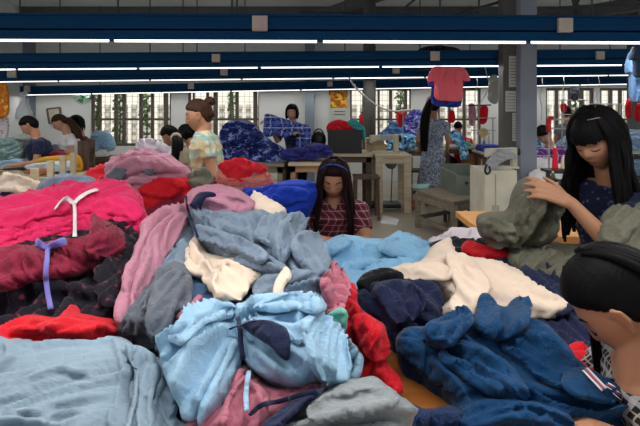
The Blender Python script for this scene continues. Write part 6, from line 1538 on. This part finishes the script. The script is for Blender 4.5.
far('grey-white cloth draped over the cream sewing machine', [(485,168),(488,160),(494,154),(504,150),(514,152),(516,158),(508,160),(498,166),(492,172)], 4.55, F('grey_white_cotton', (160, 164, 170)), depth=.08, seed=255, thick=.02, amp=.012, fs=10)
cable('black coiled lead hanging over the front of the cream cabinet', [(487, 164), (485, 170), (487, 174), (490, 171), (489, 166)], 4.48, .010, M_blk)
# orange table behind the olive cloth
rtable('cutting_table', 'yellow-orange wooden tabletop between the olive cloth and the fringed woman', .92, 1.72, 2.72, 3.4, .75, wood('yellow_orange_wood', srgb(190, 128, 60), srgb(214, 154, 84), 2, .4), M_dw)

# purple plaid worker with thread stand
Yq = 5.9
H9 = Head(P(544, 135, Yq), (-.55, -.60, -.60), (-.2, 0, 1), 1.0)
n9 = P(551, 147, Yq+.02); c9 = P(555, 161, Yq+.04); p9 = P(557, 182, Yq+.06); p9.z = .55
pl_pur = fabric('purple_plaid_shirt', srgb(110, 50, 130), srgb(70, 34, 96), 'plaid', scale=13, bump=.3, col3=srgb(200, 180, 214))
person('seated worker in a purple plaid shirt bent over a machine right of the broad column', H9, n9, c9, p9, (.9, -.3, 0),
   [(P(543, 152, Yq+.0), P(537, 165, Yq-.1), P(541, 168, Yq-.35), (-.3, -.9, 0), (0, 0, 1), .5, -1), (P(564, 153, Yq-.05), P(568, 168, Yq-.15), P(556, 171, Yq-.35), (-.8, -.5, 0), (0, 0, 1), .5, 1)],
   legs=seated_legs(p9, (-.4, -.8)), tone=(.48, .25, .16), vox=.009, shirt=pl_pur, sleeve=.7, pants=c_black, hair=H_black, hairfn=hair_short, seed=49)
stool('stool of the worker in purple plaid', p9.x, p9.y, .47, M_dw)
rtable('sewing_table', 'white-covered sewing table before the worker in purple plaid', wx(530,5.0), wx(585,5.0), 4.6, 5.4, .74, plain('white_top', srgb(220, 222, 226), .5), M_steel)
garment('garment', 'white garment sheet spread on the sewing table before the purple plaid worker', 'garment', [(530,182,.80),(531,166,.82),(536,156,.86),(546,158,.85),(560,164,.83),(572,172,.81),(576,184,.79),(552,188,.78)], c_white, thick=.03, amp=.02, step=1.4, edge=4, seed=260, heap=False)
def thread_frame(x0, x1, y0, y1, Y, label, zb):
    t = thing('thread_stand', label, 'stand', (wx((x0+x1)/2, Y), Y, zb))
    a = P(x0, y0, Y); c = P(x1, y0, Y)
    MB().tube([(a.x, Y, zb), a], .010, 8).build('pole', M_met, t); MB().tube([(c.x, Y, zb), c], .010, 8).build('pole', M_met, t)
    MB().tube([a, c], .009, 8).build('crossbar', M_met, t); b_ = P(x0, y0+9, Y); c_ = P(x1, y0+9, Y); MB().tube([b_, c_], .006, 8).build('crossbar', M_met, t); return t
thread_frame(549, 577, 119.5, 0, 4.75, 'metal thread frame with a red sleeve on its left pole', .75)
t = thing('red_pole_sleeve', 'bright red wrapped tube at the top left of the thread frame', 'tube', tuple(P(548.5, 132, 4.72)))
MB().tube([P(548.5, 132, 4.74), P(548.5, 118, 4.74)], .024, 12).build('sleeve', M_redp, t, smooth=True)
MB().tube([P(548.5, 118, 4.74), P(553, 117.6, 4.74)], .018, 10).build('sleeve_tip', M_redp, t, smooth=True)
def cone(label, px_, y0, y1, w_, Y, mat):
    t = thing('thread_cone', label, 'thread cone', tuple(P(px_, y1, Y))); a = P(px_, y1, Y); b_ = P(px_, y0, Y); r = w_/FPX*Y/2
    MB().lathe((a.x, Y, 0), [(.001, a.z), (r, a.z+.002), (r*.95, a.z+.01), (r*.62, b_.z-.015), (.001, b_.z-.012)], 18).build('thread', mat, t, smooth=True)
    MB().lathe((a.x, Y, 0), [(.001, b_.z-.02), (r*.4, b_.z-.02), (r*.35, b_.z), (.001, b_.z)], 12).build('cone_tip', M_wc, t); return t
tz = P(560, 170, 3.9); 
t = thing('cone_shelf', 'narrow dark shelf carrying thread cones left of the fringed woman', 'shelf', (wx(560,3.9), 3.9, 0))
MB().box((wx(546,3.9), 3.8, P(0,169.5,3.9).z-.02), (wx(574,3.9), 4.0, P(0,169.5,3.9).z)).build('shelf_board', M_blk, t)
for px_ in (549, 571): MB().box((wx(px_,3.9)-.012, 3.9, 0), (wx(px_,3.9)+.012, 3.93, P(0,169.5,3.9).z-.02)).build('post', M_steel, t)
cone('tall red thread cone on the narrow dark shelf', 555, 146, 169, 6, 3.9, F('red_thread', (196, 20, 44), bump=.6))
cone('cream thread cone right of the red one', 564.5, 155, 169, 8, 3.9, F('cream_thread', (214, 194, 160), bump=.6))
cone('small olive thread cone at the front of the dark shelf', 553, 171, 179, 5, 3.75, F('olive_thread', (70, 76, 50), bump=.6))
t = thing('cone_shelf', 'small board under the olive thread cone', 'shelf', (wx(553,3.75), 3.75, 0)); zz = P(0,179,3.75).z
MB().box((wx(549,3.75), 3.7, zz-.015), (wx(559,3.75), 3.8, zz)).build('shelf_board', M_blk, t); MB().box((wx(553,3.75)-.012, 3.74, 0), (wx(553,3.75)+.012, 3.76, zz-.015)).build('post', M_steel, t)
# racks of metal frames and cloth behind
def frame_rack(x0, x1, yt, Y, label, rows=3):
    t = thing('thread_rack', label, 'rack', (wx((x0+x1)/2, Y), Y, 0), 'metal thread racks behind the broad column on the right'); zt = wz(yt, Y)
    for px_ in (x0, x1): MB().tube([(wx(px_,Y), Y, 0), (wx(px_,Y), Y, zt)], .012, 6).build('post', M_met, t)
    for k in range(rows): z = zt-k*.22; MB().tube([(wx(x0,Y)-.05, Y, z), (wx(x1,Y)+.05, Y, z)], .010, 6).build('crossbar', M_met, t)
    return t
frame_rack(562, 584, 100, 7.6, 'metal rack with crossbars directly above the purple plaid worker'); frame_rack(592, 620, 104, 7.9, 'metal rack behind the head of the fringed woman'); frame_rack(474, 493, 118, 9.0, 'low metal rack by the white bottle left of the broad column', 2)
frame_rack(575, 600, 112, 6.6, 'nearer metal rack between the purple plaid worker and the fringed woman')
rtable('long_table', 'long table at the back right behind the racks', wx(528,8.2), wx(650,8.2), 7.9, 8.8, .76, M_tw, M_steel)
far('pale blue garment heap on the back right table behind the purple plaid worker', [(556,152),(560,142),(570,136),(582,138),(592,146),(594,158),(576,160)], 7.95, F('pale_denim2', (150, 176, 206)), depth=.3, seed=271)
far('blue and white garment heap left of the purple plaid worker', [(533,156),(533,140),(538,136),(541,144),(541,158)], 8.0, c_tieL, depth=.2, seed=272)
far('white and blue garments behind the shoulder of the fringed woman', [(620,172),(622,140),(632,132),(646,134),(648,172)], 8.0, F('pale_denim2', (150, 176, 206)), depth=.3, seed=273)
for k, (px_, y0, y1, lb) in enumerate(((563.5,104,111,'red thread cone hanging on the rack above the purple plaid worker'), (588,106,112,'red thread cone right on the rack bar beside the fringe'), (629,100,116,'red cloth strip hanging right of the fringed woman, inner one'), (638,104,120,'red cloth strip hanging at the right photo edge'))):
    hung(lb, [(px_-2.6,y1),(px_-2.4,y0),(px_+2.4,y0),(px_+2.6,y1),(px_,y1+1)], 7.55, c_red, seed=280+k, name='hanging_cloth')
    tag(MB().tube([P(px_, y0+1, 7.56), (P(px_, y0, 7.54).x, 7.54, 1.9)], .004, 5).build('hanging_string', M_blk), 'thin string holding the ' + lb.split(' hanging')[0].split(' right on')[0] + (' over the purple worker', ' beside the fringe', ' nearer the fringed woman', ' at the photo edge')[k], 'string')
hung('dark garment hanging in front of the back right window', [(571,98),(570,88),(575,86),(579,88),(579,99),(575,101)], 7.6, F('dark_grey_cloth', (60, 66, 72)), seed=290)
Yq = 8.4
H10 = Head(P(567, 114, Yq), (0, 1, -.3), (0, 0, 1), 1.0)
person('small distant worker with dark hair seen from behind through the racks on the right', H10, P(567, 124, Yq), P(567, 135, Yq), P(567, 156, Yq), (1, 0, 0),
   [(P(558, 128, Yq), P(556, 140, Yq+.05), P(560, 144, Yq+.3), (0, .9, 0), (0, 0, 1), .5, -1), (P(576, 128, Yq), P(578, 140, Yq+.05), P(574, 144, Yq+.3), (0, .9, 0), (0, 0, 1), .5, 1)],
   tone=(.45, .23, .14), vox=.012, shirt=F('grey_shirt', (110, 116, 124)), sleeve=.5, pants=c_black, legs=standing_legs(P(567, 156, Yq), (0, 1)), hair=H_black, hairfn=hair_short, brows=False, seed=51)
# rag and offcuts on the floor
tag(MB().slab([(wx(378,6.6), 6.3), (wx(392,6.6), 6.2), (wx(398,6.6), 6.5), (wx(384,6.6), 6.75)], 0, .006).build('fabric_offcut', c_white), 'white offcut of cloth on the floor below the middle sewing table', 'cloth')
far('reddish brown bag on the floor beside the foot of the low bench', [(405,208),(406,200),(411,198),(416,202),(416,209)], 7.0, F('brown_bag', (150, 96, 70)), depth=.1, seed=295, name='cloth_bag', cat='bag')
